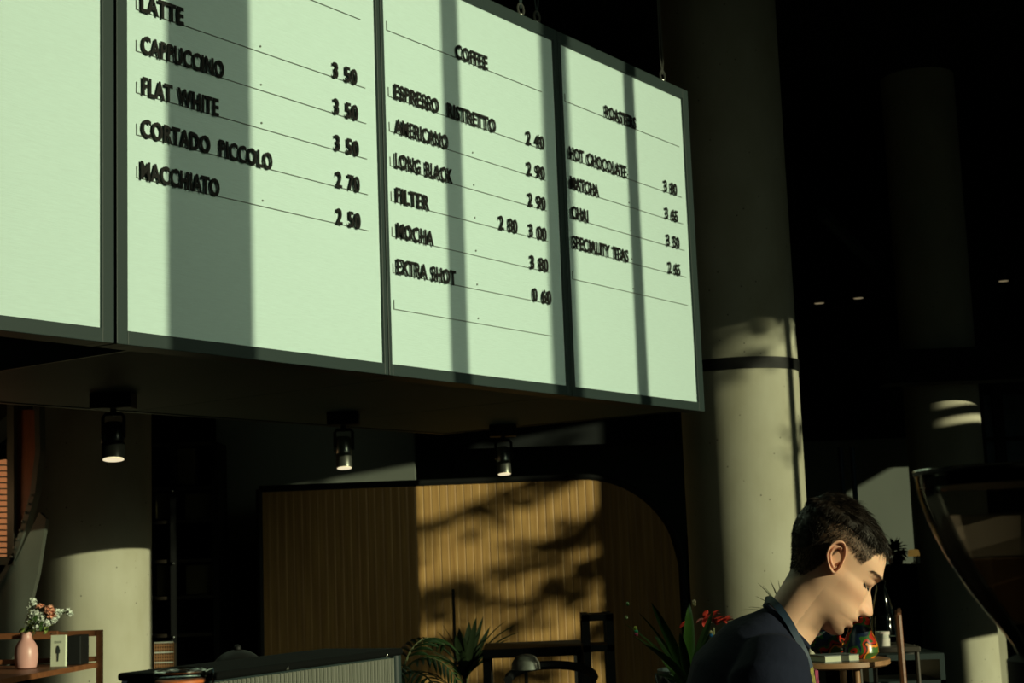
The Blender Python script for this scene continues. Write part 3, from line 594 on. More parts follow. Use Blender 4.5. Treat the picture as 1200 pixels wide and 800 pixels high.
q = at(281, 800, 3.12); 
t = thing('dome_lid', 'black rounded dome standing behind the ribbed case', 'lid', V((q.x, 3.10, cz_)))
rr = .052; zc_ = at(281, 760, 3.12).z
MB().lathe(V((q.x, 3.10, cz_)), [(rr, 0), (rr, zc_ - rr * .8 - cz_)] + [(rr * math.cos(a), zc_ - rr * .8 - cz_ + rr * .8 * math.sin(a)) for a in [PI / 2 * k / 9 for k in range(1, 9)]], 28).build('shell', M['black'], t)
MB().ball(V((q.x, 3.10, zc_ + .002)), .008, 10, 8).build('knob', M['black'], t)
# draped dark cloth behind the jar
cl = MB(); nx, ny = 14, 6; c0 = at(170, 786, 2.95)
g_ = [[V((c0.x - .11 + .20 * i / nx, 2.88 + .14 * j / ny, 0)) for j in range(ny + 1)] for i in range(nx + 1)]
vs2 = []; 
for i in range(nx + 1):
    for j in range(ny + 1):
        hgt = (c0.z - cz_) * min(1, (i / nx) * 1.5 + .35) * (.93 + .07 * math.sin(i * 1.1 + j)); vs2.append(V((g_[i][j].x, g_[i][j].y, cz_ + hgt)))
k0 = len(vs2); vs2 += [V((p.x, p.y, cz_)) for p in vs2[:k0]]
idx = lambda i, j: i * (ny + 1) + j
fs2 = [(idx(i, j), idx(i + 1, j), idx(i + 1, j + 1), idx(i, j + 1)) for i in range(nx) for j in range(ny)] + [(k0 + idx(i, j), k0 + idx(i, j + 1), k0 + idx(i + 1, j + 1), k0 + idx(i + 1, j)) for i in range(nx) for j in range(ny)]
for i in range(nx): fs2 += [(idx(i, 0), k0 + idx(i, 0), k0 + idx(i + 1, 0), idx(i + 1, 0)), (idx(i, ny), idx(i + 1, ny), k0 + idx(i + 1, ny), k0 + idx(i, ny))]
for j in range(ny): fs2 += [(idx(0, j), idx(0, j + 1), k0 + idx(0, j + 1), k0 + idx(0, j)), (idx(nx, j), k0 + idx(nx, j), k0 + idx(nx, j + 1), idx(nx, j + 1))]
cl.add(vs2, fs2); cl.sm = True; tag(cl.build('folded_cloth', M['shirt']), 'folded black cloth heaped behind the clip jar', 'cloth')
# ------------------------------------------------------------ plants
def pot(t, c, r, h, m): MB().lathe(c, [(r * .72, 0), (r, h), (r * 1.05, h), (r * 1.05, h + .02), (r * .9, h + .02), (r * .88, h - .02)], 24).build('pot', m, t); MB().lathe(c, [(r * .85, h - .03), (r * .87, h - .01)], 20).build('soil', M['darkwood'], t)
def palm(name, lab, c, h, fronds, m, leafn=13, fl=.10, stems=True):
    t = thing(name, lab, 'plant', c, None); pot(t, c, .15, .3, M['black']); top = c + V((0, 0, h))
    MB().tube([c + V((0, 0, .28)), top], [.02, .012], 8).build('stem', M['stem'], t)
    for (dx, dy, dz, L, dr) in fronds:
        d = V((dx, dy, dz)).normalized(); p = top.copy(); pts = [p.copy()]; n = 12
        for i in range(n): p = p + d * (L / n); d = (d + V((0, 0, -dr / n))).normalized(); pts.append(p.copy())
        fr = MB().tube(pts, [.005 - .004 * i / n for i in range(n + 1)], 6).build('frond_stalk', M['stem'], t)
        for k in range(leafn):
            f_ = .25 + .75 * k / (leafn - 1); i = min(n - 1, int(f_ * n)); q_ = pts[i].lerp(pts[i + 1], f_ * n - i) if i < n else pts[-1]; dd = (pts[i + 1] - pts[i]).normalized(); sd = dd.cross(V((0, 0, 1))).normalized()
            for sg in (-1, 1): MB().blade(q_, dd * .55 + sd * sg + V((0, 0, .1)), fl * (1.15 - abs(f_ - .5)), .014, 1.1, 5, side=dd).build('leaflet', m, fr)
    return t
pc = at(470, 760, 5.2); pc.z = 0
palm('parlour_palm', 'dark arching palm at the end of the ribbed case', pc, 1.22, [(-1, -.2, .9, .34, 2.4), (-.7, .5, .8, .3, 2.2), (.6, -.2, .9, .28, 3.0), (-.2, -.9, .8, .32, 2.6), (.3, .3, 1.2, .26, 2.5), (.5, -.5, .3, .28, 2.2)], M['darkgreen'], 11, .10)
pc = at(545, 790, 8.9); pc.z = 0
t = thing('fan_palm', 'upright leafy plant silhouetted against the sunlit timber screen', 'plant', pc); pot(t, pc, .16, .32, M['black']); top = pc + V((0, 0, .92))
MB().tube([pc + V((0, 0, .3)), top], [.02, .014], 8).build('stem', M['stem'], t)
for (px, py, w_) in [(538, 737, .045), (550, 730, .045), (558, 724, .032), (566, 723, .026), (534, 745, .04), (574, 735, .03), (544, 748, .05)]:
    e = at(px, py, 8.9 + random.uniform(-.1, .1)); d = e - top; MB().blade(top, d + V((0, 0, .02)), d.length * 1.03, w_ * 1.25, .12, 8, side=(1, 0, 0), fold=.1).build('leaf', M['darkleaf'], t)
for (px, py) in [(602, 742), (592, 750), (598, 734), (522, 735), (516, 742), (512, 752), (520, 760), (586, 731), (508, 764), (606, 756)]:
    e = at(px, py, 8.9 + random.uniform(-.1, .1)); d = e - top; MB().blade(top, d + V((0, 0, d.length * .5)), d.length * 1.12, .012, 1.0, 8, side=(0, 0, 1)).build('thin_leaf', M['darkleaf'], t)
for k in range(10):
    e = at(random.uniform(520, 580), random.uniform(755, 775), 8.9 + random.uniform(-.1, .1)); d = e - top; MB().blade(top, d, max(.1, d.length), .07, .5, 6).build('leaf', M['darkleaf'], t)
q = at(531, 690, 9.4); tag(MB().tube([V((q.x, 9.4, 0)), q], .009, 8).build('plant_cane', M['black']), 'thin upright cane beside the plant before the lit screen', 'cane')
YD = 4.4; yb = at(806, 800, YD); yb.z = 0
t = thing('dracaena', 'green long-bladed dracaena at the man\'s back', 'plant', yb)
top = at(808, 806, YD)
MB().tube([V((yb.x, YD, 0.9)), top], [.016, .014], 8).build('stem', M['stem'], t)
lat = thing('lattice_planter', 'grey planter with raised lattice pattern behind the man\'s shoulder', 'planter', V((at(840, 800, YD + .15).x, YD + .22, 0)))
lc = lat.location.copy(); rp = .165; hp = at(838, 783, YD + .2).z
MB().lathe(lc, [(rp * .8, 0), (rp, hp - .3), (rp, hp), (rp * .93, hp), (rp * .9, hp - .06)], 32).build('body', M['frame'], lat)
for s_ in (-1, 1):
    for k in range(14):
        a0 = 2 * PI * k / 14; MB().tube([lc + V(((rp + .004) * math.cos(a0 + s_ * a), (rp + .004) * math.sin(a0 + s_ * a), hp - .01 - a * .14)) for a in [1.2 * i / 8 for i in range(9)]], .0035, 5).build('lattice_bar', mat('lattice_paint', (.16, .15, .15), .7) if (k == 0 and s_ == -1) else bpy.data.materials['lattice_paint'], lat)
yl = [(768, 708, .030, 0), (779, 730, .024, 0), (807, 708, .034, 0), (803, 700, .0, 0), (832, 718, .024, 0), (742, 752, .03, 0), (755, 760, .04, 1), (770, 745, .03, 0), (790, 752, .03, 0), (828, 745, .026, 0), (845, 757, .02, 0), (775, 772, .036, 1), (764, 798, .03, 0), (820, 765, .028, 0), (798, 738, .026, 0), (735, 738, .016, 0), (785, 790, .03, 1), (752, 722, .016, 0)]
for (px, py, w_, g) in yl:
    if not w_: continue
    e = at(px, py, YD + random.uniform(-.12, .12)); d = e - top; MB().blade(top, d + V((0, 0, .10 * abs(d.x) / .2)), d.length * 1.06, w_, .5, 10, side=(1, -.2, 0) if abs(d.x) < .1 else None, fold=.3).build('leaf', M['green2'] if g or px == 807 else M['green'], t)
rf = thing('red_flower', 'red petals half hidden between dracaena and shoulder', 'flower', at(836, 735, YD + .35))
for (px, py) in [(826, 724), (833, 722), (842, 725), (849, 729), (840, 732), (836, 728), (797, 735)]:
    c = at(px, py, YD + .35)
    for k in range(4): MB().blade(c, (random.uniform(-1, 1), -.4, random.uniform(-.5, .8)), .035, .018, .5, 5).build('petal', M['red'], rf)
MB().tube([V((rf.location.x, YD + .35, 1.0)), rf.location], .004, 6).build('stem', M['stem'], rf)
def bauble(px, py, D, cols_, lab):
    c = at(px, py, D); t = thing('glass_ornament', lab, 'ornament', c, 'coloured glass ornaments')
    for k, cc in enumerate(cols_): MB().ball(c + V((random.uniform(-.003, .003), 0, .008 * (len(cols_) / 2 - k))), (.0055, .005, .006), 8, 6).build('bead', mat('bead_glass', cc, .15), t)
bauble(746, 741, 4.3, [(.5, .6, .1), (.05, .5, .2), (.7, .1, .2)], 'multicoloured glass beads hanging left of the dracaena')
bauble(735, 725, 4.4, [(.25, .35, .12)], 'small pale green bead above the multicoloured ones')
bauble(834, 744, 4.5, [(.9, .8, .4), (.05, .3, .7)], 'yellow and blue beads under the red petals')
bauble(813, 708, 4.5, [(.6, .5, .3), (.5, .4, .2)], 'cream beads above the red petals')
bauble(736, 709, 4.4, [(.12, .25, .08)], 'tiny green bead topmost left of the dracaena')
# wisps behind the man's neck
wp = at(918, 720, 6.3); t = thing('spiky_plant', 'thin pointed leaves showing behind the man\'s nape', 'plant', V((wp.x, 6.3, 0))); pot(t, V((wp.x, 6.3, 0)), .14, .3, M['black']); MB().tube([V((wp.x, 6.3, .3)), wp], .012, 8).build('stem', M['stem'], t)
for (px, py) in [(889, 684), (895, 687), (903, 681), (912, 680), (886, 699), (878, 712), (892, 710), (868, 716), (935, 690), (946, 700), (925, 684)]:
    e = at(px, py, 6.3 + random.uniform(-.05, .05)); d = e - wp; MB().blade(wp, d + V((0, 0, d.length * .2)), d.length * 1.03, .011, .4, 7).build('leaf', M['green'], t)
# dark stand, café chairs and table in front of the screen
D_ = 7.6; t = thing('tall_stand', 'black square-legged stand before the right half of the screen', 'stand', V((at(702, 760, D_).x, D_ + .1, 0)))
x0_, x1_, x2_ = at(688, 760, D_).x, at(716, 760, D_).x, .02
for x in (x0_, x1_):
    for y in (D_, D_ + .25): MB().box(x - .018, x + .018, y, y + .036, 0, at(700, 719, D_).z).build('leg', M['black'], t)
for zz in (at(700, 720, D_).z, at(700, 756, D_).z, .3): MB().box(x0_ - .018, x1_ + .018, D_, D_ + .286, zz - .03, zz).build('shelf', M['black'], t)
tb_ = at(640, 760, 8.0); tt = thing('cafe_table', 'long black café table crossing in front of the lit screen', 'table', V((tb_.x, 8.0, 0)))
za = at(640, 757, 8.0).z; MB().box(at(566, 760, 8).x, at(684, 760, 8).x, 7.9, 8.5, za - .045, za).build('tabletop', M['black'], tt, .004)
for px in (570, 680):
    for y in (7.95, 8.42): MB().box(at(px, 760, 8).x - .02, at(px, 760, 8).x + .02, y, y + .04, 0, za - .045).build('leg', M['black'], tt)
ch = at(645, 790, 7.5); t = thing('cafe_chair', 'dark café chair with a rounded back below the lit screen', 'chair', V((ch.x, 7.5, 0)))
zc1 = at(640, 779, 7.5).z
MB().tube([ch + V((.20 * math.cos(a), .18 * math.sin(a) - .18, 0)) + V((0, 0, zc1 - ch.z - .05 + .05 * math.sin(a))) for a in [PI * k / 14 for k in range(15)]], .022, 8).build('back_rail', M['black'], t)
MB().box(ch.x - .21, ch.x + .21, 7.1, 7.5, .44, .48).build('seat', M['black'], t, .01)
for sx in (-1, 1):
    for y in (7.12, 7.46): MB().tube([V((ch.x + sx * .18, y, 0)), V((ch.x + sx * .17, y, .45))], .015, 8).build('leg', M['black'], t)
    MB().tube([V((ch.x + sx * .19, 7.4, .46)), V((ch.x + sx * .2, 7.36, zc1 - .05))], .014, 8).build('back_post', M['black'], t)
lq = at(616, 776, 7.0); t = thing('table_lamp', 'small dome lamp with a dull shade below the lit screen', 'lamp', V((lq.x, 7.0, .72)))
MB().lathe(V((lq.x, 7.0, lq.z)), [(.065, -.03), (.062, 0), (.045, .026), (.02, .036)], 24).build('shade', mat('dull_shade', (.10, .10, .085), .5), t); MB().tube([V((lq.x, 7, .73)), V((lq.x, 7, lq.z))], .008, 8).build('stem', M['black'], t); MB().lathe(V((lq.x, 7, .72)), [(.06, 0), (.06, .012)], 20).build('base', M['black'], t)
t = thing('side_table', 'black side table carrying the small dome lamp', 'table', V((lq.x, 7.0, 0))); MB().lathe(V((lq.x, 7, .70)), [(.2, 0), (.2, .02)], 28).build('tabletop', M['black'], t); MB().tube([V((lq.x, 7, .0)), V((lq.x, 7, .7))], .02, 10).build('pedestal', M['black'], t)
# ------------------------------------------------------------ round table on the right
RD = 5.4; rz = at(990, 775, RD).z; rx = at(978, 775, RD).x
t = thing('round_table', 'round wooden table right behind the man\'s chin', 'table', V((rx, RD + .1, 0)))
MB().lathe(V((rx, RD + .12, rz - .022)), [(.205, 0), (.215, .006), (.215, .022)], 48).build('tabletop', M['table'], t)
for (dx, dy) in ((.085, -.06), (-.14, -.02), (.1, .24), (-.12, .24)): MB().tube([V((rx + dx, RD + .12 + dy, rz - .02)), V((rx + dx * 1.1, RD + .12 + dy * 1.2, 0))], [.013, .010], 10).build('leg', M['table'], t)
q = at(982, 771, RD + .02); t = thing('book', 'closed book with pale page edge lying on the round wooden table', 'book', V((q.x, RD + .02, rz)))
e1 = V((.125, .035, 0)); e2 = V((-.04, .10, 0)); o_ = V((q.x - .055, RD - .03, rz))
MB().frame_box(o_, e1, e2, (0, 0, .003)).build('cover', M['bookc'], t); MB().frame_box(o_ + V((.002, .002, .003)), e1 * .98, e2 * .97, (0, 0, .018)).build('pages', M['paper'], t); MB().frame_box(o_ + V((0, 0, .021)), e1, e2, (0, 0, .003)).build('cover', M['bookc'], t)
q = at(1012, 768, RD + .1); t = thing('mottled_vase', 'mottled red, green and orange glass vase under the man\'s nose', 'vase', V((q.x, RD + .14, rz)))
hv = at(1018, 722, RD + .14).z - rz
MB().lathe(V((q.x, RD + .14, rz)), [(.045, 0), (.062, .02), (.06, .05), (.045, .085), (.035, hv * .8), (.04, hv), (.034, hv), (.03, hv * .8), (.04, .08)], 28).build('body', M['colour'], t)
q = at(975, 765, RD + .2); t = thing('mottled_glass', 'dark mottled glass pieces behind the man\'s chin', 'ornament', V((q.x, RD + .27, rz)))
MB().ball(V((q.x, RD + .27, rz + .045)), (.065, .05, .045), 16, 10, .4).build('body', M['colour'], t)
q = at(1035, 758, RD + .1); g0 = V((rx + .14, RD + .16, rz))
q = at(1035, 757, RD + .5); zt2 = q.z
t = thing('tray_table', 'small dark table holding the white candle right of the mottled vase', 'table', V((q.x, RD + .55, 0)))
MB().box(q.x - .06, q.x + .12, RD + .42, RD + .72, zt2 - .02, zt2).build('tabletop', M['darkwood'], t, .003)
for dx in (-.05, .11):
    for dy in (.44, .70): MB().tube([V((q.x + dx, RD + dy, 0)), V((q.x + dx, RD + dy, zt2 - .02))], .009, 8).build('leg', M['darkwood'], t)
gc = V((at(1034.5, 750, RD + .5).x, RD + .5, zt2))
t = thing('candle_glass', 'white candle inside a clear tumbler beside the mottled vase', 'candle', gc)
MB().lathe(gc, [(.026, .001), (.027, .055)], 24).build('candle', M['wax'], t)
MB().lathe(gc, [(.027, 0), (.029, .0), (.024, .112), (.0225, .112), (.0275, .03)], 28).build('tumbler', M['glass'], t)
gc2 = V((at(1033, 700, RD + .62).x, RD + .62, zt2)); h2 = at(1033, 680, RD + .62).z - zt2
t = thing('glass_carafe', 'tall clear glass carafe behind the man\'s nose', 'carafe', gc2)
MB().lathe(gc2, [(.05, 0), (.055, .03), (.045, h2 * .5), (.018, h2 * .9), (.022, h2), (.019, h2), (.015, h2 * .88), (.042, h2 * .48), (.05, .03)], 32).build('body', M['glass'], t)
q = at(1052, 720, 5.3); t = thing('wooden_chair', 'brown wooden chair with a tall upright beside the candle', 'chair', V((q.x, 5.35, 0)))
for y in (5.28, 5.66): MB().tube([V((q.x - .004 + (y - 5.28) * .245, y, 0)), V((q.x + .004 + (y - 5.28) * .245, y, .6)), V((q.x - .004 + (y - 5.28) * .245, y, at(1052, 720, 5.3).z))], .012, 8).build('back_post', M['wood'], t)
MB().frame_box(V((q.x - .006, 5.28, at(1050, 735, 5.3).z)), (.093, .38, 0), (.012, 0, 0), (0, 0, .05)).build('back_rail', M['wood'], t)
MB().frame_box(V((q.x, 5.29, .44)), (.09, .37, 0), (.36, -.09, 0), (0, 0, .03)).build('seat', M['wood'], t)
for p in (V((q.x + .34, 5.23, 0)), V((q.x + .42, 5.55, 0))): MB().tube([p, p + V((0, 0, .45))], .014, 8).build('leg', M['wood'], t)
q = at(1062, 760, 6.25); t = thing('small_dish', 'small pale dish on the dark side table right of the chair post', 'dish', V((q.x, 6.25, q.z - .012)))
MB().lathe(V((q.x, 6.25, q.z - .012)), [(.02, 0), (.032, .008), (.036, .026), (.033, .026), (.028, .01)], 24).build('bowl', M['wax'], t)
t = thing('low_shelf', 'dark low shelf unit behind the round table', 'shelf', V((q.x, 6.3, 0)))
for zz in (q.z - .014, at(1060, 795, 6.25).z): MB().box(q.x - .18, q.x + .12, 6.14, 6.45, zz - .022, zz).build('shelf_board', M['frame'], t)
for x in (q.x - .18, q.x + .10): MB().box(x, x + .02, 6.14, 6.45, 0, q.z - .036).build('side_panel', M['frame'], t)
DC = 12.0; ztc = at(1030, 662, DC).z; c0_, c1_ = at(975, 700, DC).x, at(1079, 700, DC).x
t = thing('tall_cabinet', 'tall black cabinet against the lit grey wall, right of the man\'s face', 'cabinet', V(((c0_ + c1_) / 2, DC + .2, 0)))
MB().box(c0_, c1_, DC + .02, DC + .45, 0, ztc).build('body', M['deepblack'], t, .004)
for k in range(2):
    xa = c0_ + (c1_ - c0_) * k / 2 + .01; dd_ = MB().box(xa, xa + (c1_ - c0_) / 2 - .02, DC, DC + .018, .08, ztc - .03).build('door', M['deepblack'], t, .003)
    MB().box(xa + (.03 if k else (c1_ - c0_) / 2 - .06), xa + (.04 if k else (c1_ - c0_) / 2 - .05), DC - .02, DC, .7, .9).build('handle', M['frame'], dd_)
q = at(1071, 652, DC + .2); t = thing('glowing_lamp', 'small amber lamp on the black cabinet right of the man\'s fringe', 'lamp', V((q.x, DC + .2, ztc)))
MB().lathe(V((q.x, DC + .2, ztc)), [(.025, 0), (.025, .008), (.005, .012), (.005, .06)], 14).build('stem', M['black'], t); MB().lathe(V((q.x, DC + .2, ztc + .055)), [(.045, 0), (.047, .012), (.04, .05), (.02, .055)], 16).build('shade', mat('amber', (.45, .27, .06), .5, emit=.25), t)
q = at(1076, 655, DC + .12); t = thing('small_bottle', 'tiny pale bottle on the edge of the black cabinet', 'bottle', V((q.x, DC + .12, ztc))); MB().lathe(V((q.x, DC + .12, ztc)), [(.014, 0), (.014, .035), (.006, .05), (.006, .06)], 12).build('body', M['wax'], t)
q = at(1050, 662, DC + .2); t = thing('potted_bush', 'dark round bush on the black cabinet right of the man\'s forehead', 'plant', V((q.x, DC + .2, ztc))); MB().lathe(V((q.x, DC + .2, ztc)), [(.05, 0), (.065, .05), (.06, .05)], 20).build('pot', M['black'], t); MB().tube([V((q.x, DC + .2, ztc + .03)), V((q.x, DC + .2, ztc + .1))], .01, 8).build('stem', M['stem'], t)
for k in range(90):
    d = V((random.gauss(0, 1), random.gauss(0, 1), random.gauss(.3, .8))).normalized(); MB().blade(V((q.x, DC + .2, ztc + .1)) + d * .03, d, .085, .045, .8, 3).build('leaf', M['darkleaf'], t)
# ------------------------------------------------------------ coffee grinder with glass hopper, right foreground
HDp = 1.5; hx = at(1236, 660, HDp).x; hc = V((hx, HDp, 0)); S_ = HDp / FPX
t = thing('coffee_grinder', 'coffee grinder with a large smoky glass hopper at the right edge', 'coffee grinder', V((hx, HDp, .95)))
def hz(y): return at(1236, y, HDp).z
prof = [(150, 548), (149, 565), (146, 580), (140, 600), (132, 622), (122, 645), (110, 668), (96, 692), (80, 716), (65, 738), (54, 754), (48, 768), (46, 780)]
pr = [(r * S_, hz(y)) for r, y in prof][::-1]
MB().lathe(V((hx, HDp, 0)), pr + [(r - .0022, z) for r, z in pr[::-1]], 72, cap=False).build('hopper', M['smoke'], t)
MB().lathe(V((hx, HDp, 0)), [(147 * S_, hz(566)), (147 * S_, hz(552)), (152 * S_, hz(551)), (152 * S_, hz(545)), (60 * S_, hz(541)), (20 * S_, hz(540))], 72).build('lid', M['black'], t)
MB().lathe(V((hx, HDp, 0)), [(151.6 * S_, hz(547.5)), (152.6 * S_, hz(546)), (151.6 * S_, hz(544.8))], 72, cap=False).build('lid_rim', M['chrome'], t)
fb = [(r * S_ - .0035, hz(y)) for r, y in [(140.5, 600), (132.5, 622), (122.5, 645), (120, 650)]][::-1]
MB().lathe(V((hx, HDp, 0)), fb, 72, cap=False).build('frosted_band', M['frost'], t)
MB().lathe(V((hx, HDp, 0)), [(r * S_ - .0035, hz(y)) for r, y in [(119, 652), (110, 668), (96, 692), (80, 716), (66, 737)]][::-1], 72, cap=False).build('coffee_dust', M['dust'], t)
bn = [(r * S_ - .0045, hz(y)) for r, y in [(72, 728), (65, 738), (54, 754), (48, 768), (46, 780)]][::-1]
MB().lathe(V((hx, HDp, 0)), bn, 40).build('coffee_beans', M['darkwood'], t)
MB().lathe(V((hx, HDp, 0)), [(62 * S_, 1.25), (62 * S_, hz(772)), (54 * S_, hz(768))], 40).build('collar', M['black'], t)
MB().box(hx - .075, hx + .075, HDp - .09, HDp + .12, 1.05, 1.30).build('motor_body', M['black'], t, .015); MB().box(hx - .085, hx + .085, HDp - .11, HDp + .14, .95, .98).build('base', M['black'], t, .008); MB().box(hx - .04, hx + .04, HDp - .02, HDp + .12, .98, 1.06).build('column', M['black'], t)
MB().tube([V((hx - .05, HDp - .1, 1.10)), V((hx - .05, HDp - .17, 1.08))], .008, 8).build('dosing_lever', M['chrome'], t)
struct('trim_7', MB().box(.9 - .3, 2.4, .95, 1.75, 0, .95), M['black'], 'black service counter under the coffee grinder', 'counter')
print('TIME part2.py', time.time() - _T0)
# ------------------------------------------------------------ the man
KX = 1 / 612.0
HO = at(983, 660, 2.9) + V((0, .07, 0)); YAW = R(-4); PIT = R(40)
HM = Matrix.Rotation(YAW, 3, 'Z') @ Matrix.Rotation(PIT, 3, 'Y')
def hw(x, y, z): return HO + HM @ (V((x, y, z)) * KX)
# profile tables in photo pixels: height, face front, back of the skull, half width
TAB = [(69, -8, -22, 8), (67, 4, -32, 18), (63, 18, -42, 27), (56, 33, -51, 37), (48, 42, -57, 43), (38, 49, -60, 46.5), (28, 53, -61, 48), (21, 55, -60.5, 47.5), (14, 54, -59, 46.5), (2, 52, -55, 44),
       (-10, 54, -47, 43), (-20, 56, -40, 41), (-29, 58.5, -35, 39), (-36, 60, -30, 37), (-43, 60, -22, 35), (-50, 57, -8, 32), (-57, 56, 6, 26), (-62, 54, 18, 20), (-66, 49, 28, 10)]
TZs = [t[0] for t in TAB][::-1]
def tabv(z, i): return float(np.interp(z, TZs, [t[i] for t in TAB][::-1]))
def gs(v, c, s_): return math.exp(-((v - c) / s_) ** 2)
NH = [(8, 0), (3, 1.5), (0, 3.5), (-4, 7.5), (-8, 10.5), (-13, 14.5), (-17, 17), (-20, 17), (-23, 14), (-26, 9), (-29, 3), (-31, 0)]
NZ = [t[0] for t in NH][::-1]
def head_pt(th, z):
    f, b_, w_ = tabv(z, 1), tabv(z, 2), tabv(z, 3)
    xc = (f * .42 + b_ * .58) if z > -40 else (f * .35 + b_ * .65)
    c, s_ = math.cos(th), math.sin(th)
    e = .78 if c > 0 else .95
    x = xc + (f - xc if c > 0 else xc - b_) * (abs(c) ** e) * (1 if c > 0 else -1)
    e2 = .92
    y = w_ * (abs(s_) ** e2) * (1 if s_ > 0 else -1)
    if c > 0:
        ay = abs(y); fr = min(1, c * 1.3)
        x += 3.0 * gs(z, 18.5, 6.5) * gs(ay, 17, 13) * fr                      # brow ridge
        x -= 5.5 * gs(z, 8, 6.5) * gs(ay, 20, 9) * fr                         # eye socket
        x += 6.4 * gs(z, 7.4, 4.6) * gs(ay, 20.5, 8) * fr                      # closed lid over the eyeball
        x -= 2.4 * gs(z, 2.0, 1.6) * gs(ay, 21, 9) * fr
        x -= 1.3 * gs(z, 13, 2.0) * gs(ay, 21, 9) * fr
        x += 2.5 * gs(z, -10, 9) * gs(ay, 26, 9) * fr                        # cheekbone
        nh = float(np.interp(z, NZ, [t[1] for t in NH][::-1])); sw = float(np.interp(z, [-30, -22, -14, 4], [9.5, 9.5, 6.0, 5.5]))
        x += nh * math.exp(-abs(y / sw) ** 2.3)
        x += 4.6 * gs(z, -22.5, 4.6) * gs(ay, 9.5, 4.2)                       # nostril wings
        x -= 2.6 * gs(ay, 15.5, 3.2) * gs(z, -25, 6)
        x += 4.2 * gs(z, -35, 3.4) * math.exp(-(y / 13) ** 2)                 # lips
        x += 3.4 * gs(z, -44.8, 3.2) * math.exp(-(y / 11.5) ** 2)
        x -= 4.2 * gs(z, -39.8, 1.5) * math.exp(-(y / 15) ** 2)
        x -= 3.2 * gs(z, -50.5, 3) * math.exp(-(y / 13) ** 2)
        x += 2.5 * gs(z, -58, 5.5) * math.exp(-(y / 12) ** 2)                 # chin
        x -= 1.5 * gs(z, -30.5, 2) * math.exp(-(y / 4) ** 2)
    y += (1 if y > 0 else -1) * 1.4 * gs(z, -8, 11) * gs(x, 26, 18)           # cheek
    y -= (1 if y > 0 else -1) * 1.0 * gs(z, -27, 11) * gs(x, 30, 18)
    y += (1 if y > 0 else -1) * 2.2 * gs(z, -42, 7) * gs(x, 8, 12)            # jaw angle
    return x, y, z
NT, NZZ = 160, 190
hv = []; 
zl = [69.5 - (69.5 + 66.5) * i / (NZZ - 1) for i in range(NZZ)]
for z in zl:
    for k in range(NT): hv.append(hw(*head_pt(2 * PI * k / NT, z)))
hf = [(i * NT + k, i * NT + (k + 1) % NT, (i + 1) * NT + (k + 1) % NT, (i + 1) * NT + k) for i in range(NZZ - 1) for k in range(NT)] + [tuple(range(NT))[::-1], tuple((NZZ - 1) * NT + k for k in range(NT))]
head = MB().add(hv, hf)
def remesh(mbs, vox, sm=4, name='tmp'):
    big = MB()
    for m_ in mbs: big.add(m_.v, m_.f)
    me = big.mesh(name); ob = bpy.data.objects.new(name, me); COL.objects.link(ob)
    md = ob.modifiers.new('r', 'REMESH'); md.mode = 'VOXEL'; md.voxel_size = vox; md.adaptivity = 0
    if sm: m2 = ob.modifiers.new('s', 'SMOOTH'); m2.iterations = sm; m2.factor = .5
    dg = bpy.context.evaluated_depsgraph_get(); dg.update(); out = bpy.data.meshes.new_from_object(ob.evaluated_get(dg)); bpy.data.objects.remove(ob)
    for p in out.polygons: p.use_smooth = True
    return out
# neck and body, in world space.  Reference points come from the profile in the photograph.
FX = V((math.cos(YAW), math.sin(YAW), 0)); LY = V((-FX.y, FX.x, 0)); UP = V((0, 0, 1))
def bp(px, py, lat=0): 
    "a point of the body's mid-plane, as offset from the head origin in photo pixels"
    return HO + FX * ((px - 983) * KX / math.cos(YAW) * .985) + UP * ((660 - py) * KX) + LY * lat
neck = MB().tube([bp(978, 672), bp(960, 692), bp(946, 708), bp(936, 721), bp(925, 735), bp(912, 755)], [(.062, .057), (.059, .058), (.0545, .056), (.053, .055), (.052, .058), (.05, .07)], 32, up=(1, 0, .6))
# superellipse torso rings: (centre px,py), half depth, half width
def torso(rows, grow=0):
    mb = MB(); rings = []
    for (px, py, dpt, wd, lean) in rows:
        c = bp(px, py); ax = (FX * math.cos(lean) - UP * math.sin(lean))
        rings.append([c + ax * ((dpt + grow) * abs(math.cos(a)) ** .85 * (1 if math.cos(a) > 0 else -1)) + LY * ((wd + grow) * abs(math.sin(a)) ** .85 * (1 if math.sin(a) > 0 else -1)) for a in [2 * PI * k / 48 for k in range(48)]])
    n = 48; mb.v = [q for r_ in rings for q in r_]
    mb.f = [(i * n + k, i * n + (k + 1) % n, (i + 1) * n + (k + 1) % n, (i + 1) * n + k) for i in range(len(rows) - 1) for k in range(n)] + [tuple(range(n))[::-1], tuple((len(rows) - 1) * n + k for k in range(n))]
    return mb
ROWS = [(922, 739, .045, .060, .8), (914, 747, .060, .11, .72), (903, 759, .080, .155, .6), (893, 777, .097, .178, .5), (884, 795, .112, .185, .45), (872, 835, .118, .182, .35), (856, 890, .118, .172, .25), (842, 950, .108, .158, .15), (832, 1010, .105, .150, .05), (826, 1060, .112, .165, 0), (824, 1110, .118, .175, 0), (826, 1150, .10, .16, 0)]
tor = torso(ROWS)
def arm(sd, grow=0):
    sh_ = bp(893, 782, sd * .175); el = bp(905, 930, sd * .235); wr = bp(1040, 985, sd * .12)
    a = MB().tube([bp(908, 762, sd * .08), bp(898, 770, sd * .14), sh_ + UP * -.005, sh_.lerp(el, .35), sh_.lerp(el, .7), el, el.lerp(wr, .08) + UP * -.004, el.lerp(wr, .35), el.lerp(wr, .7), wr, wr + (wr - el).normalized() * .02],
                  [x + grow for x in (.040, .052, .058, .052, .046, .041, .041, .041, .033, .026, .026)], 20)
    return a, sh_, el, wr
arms = []; hands = []
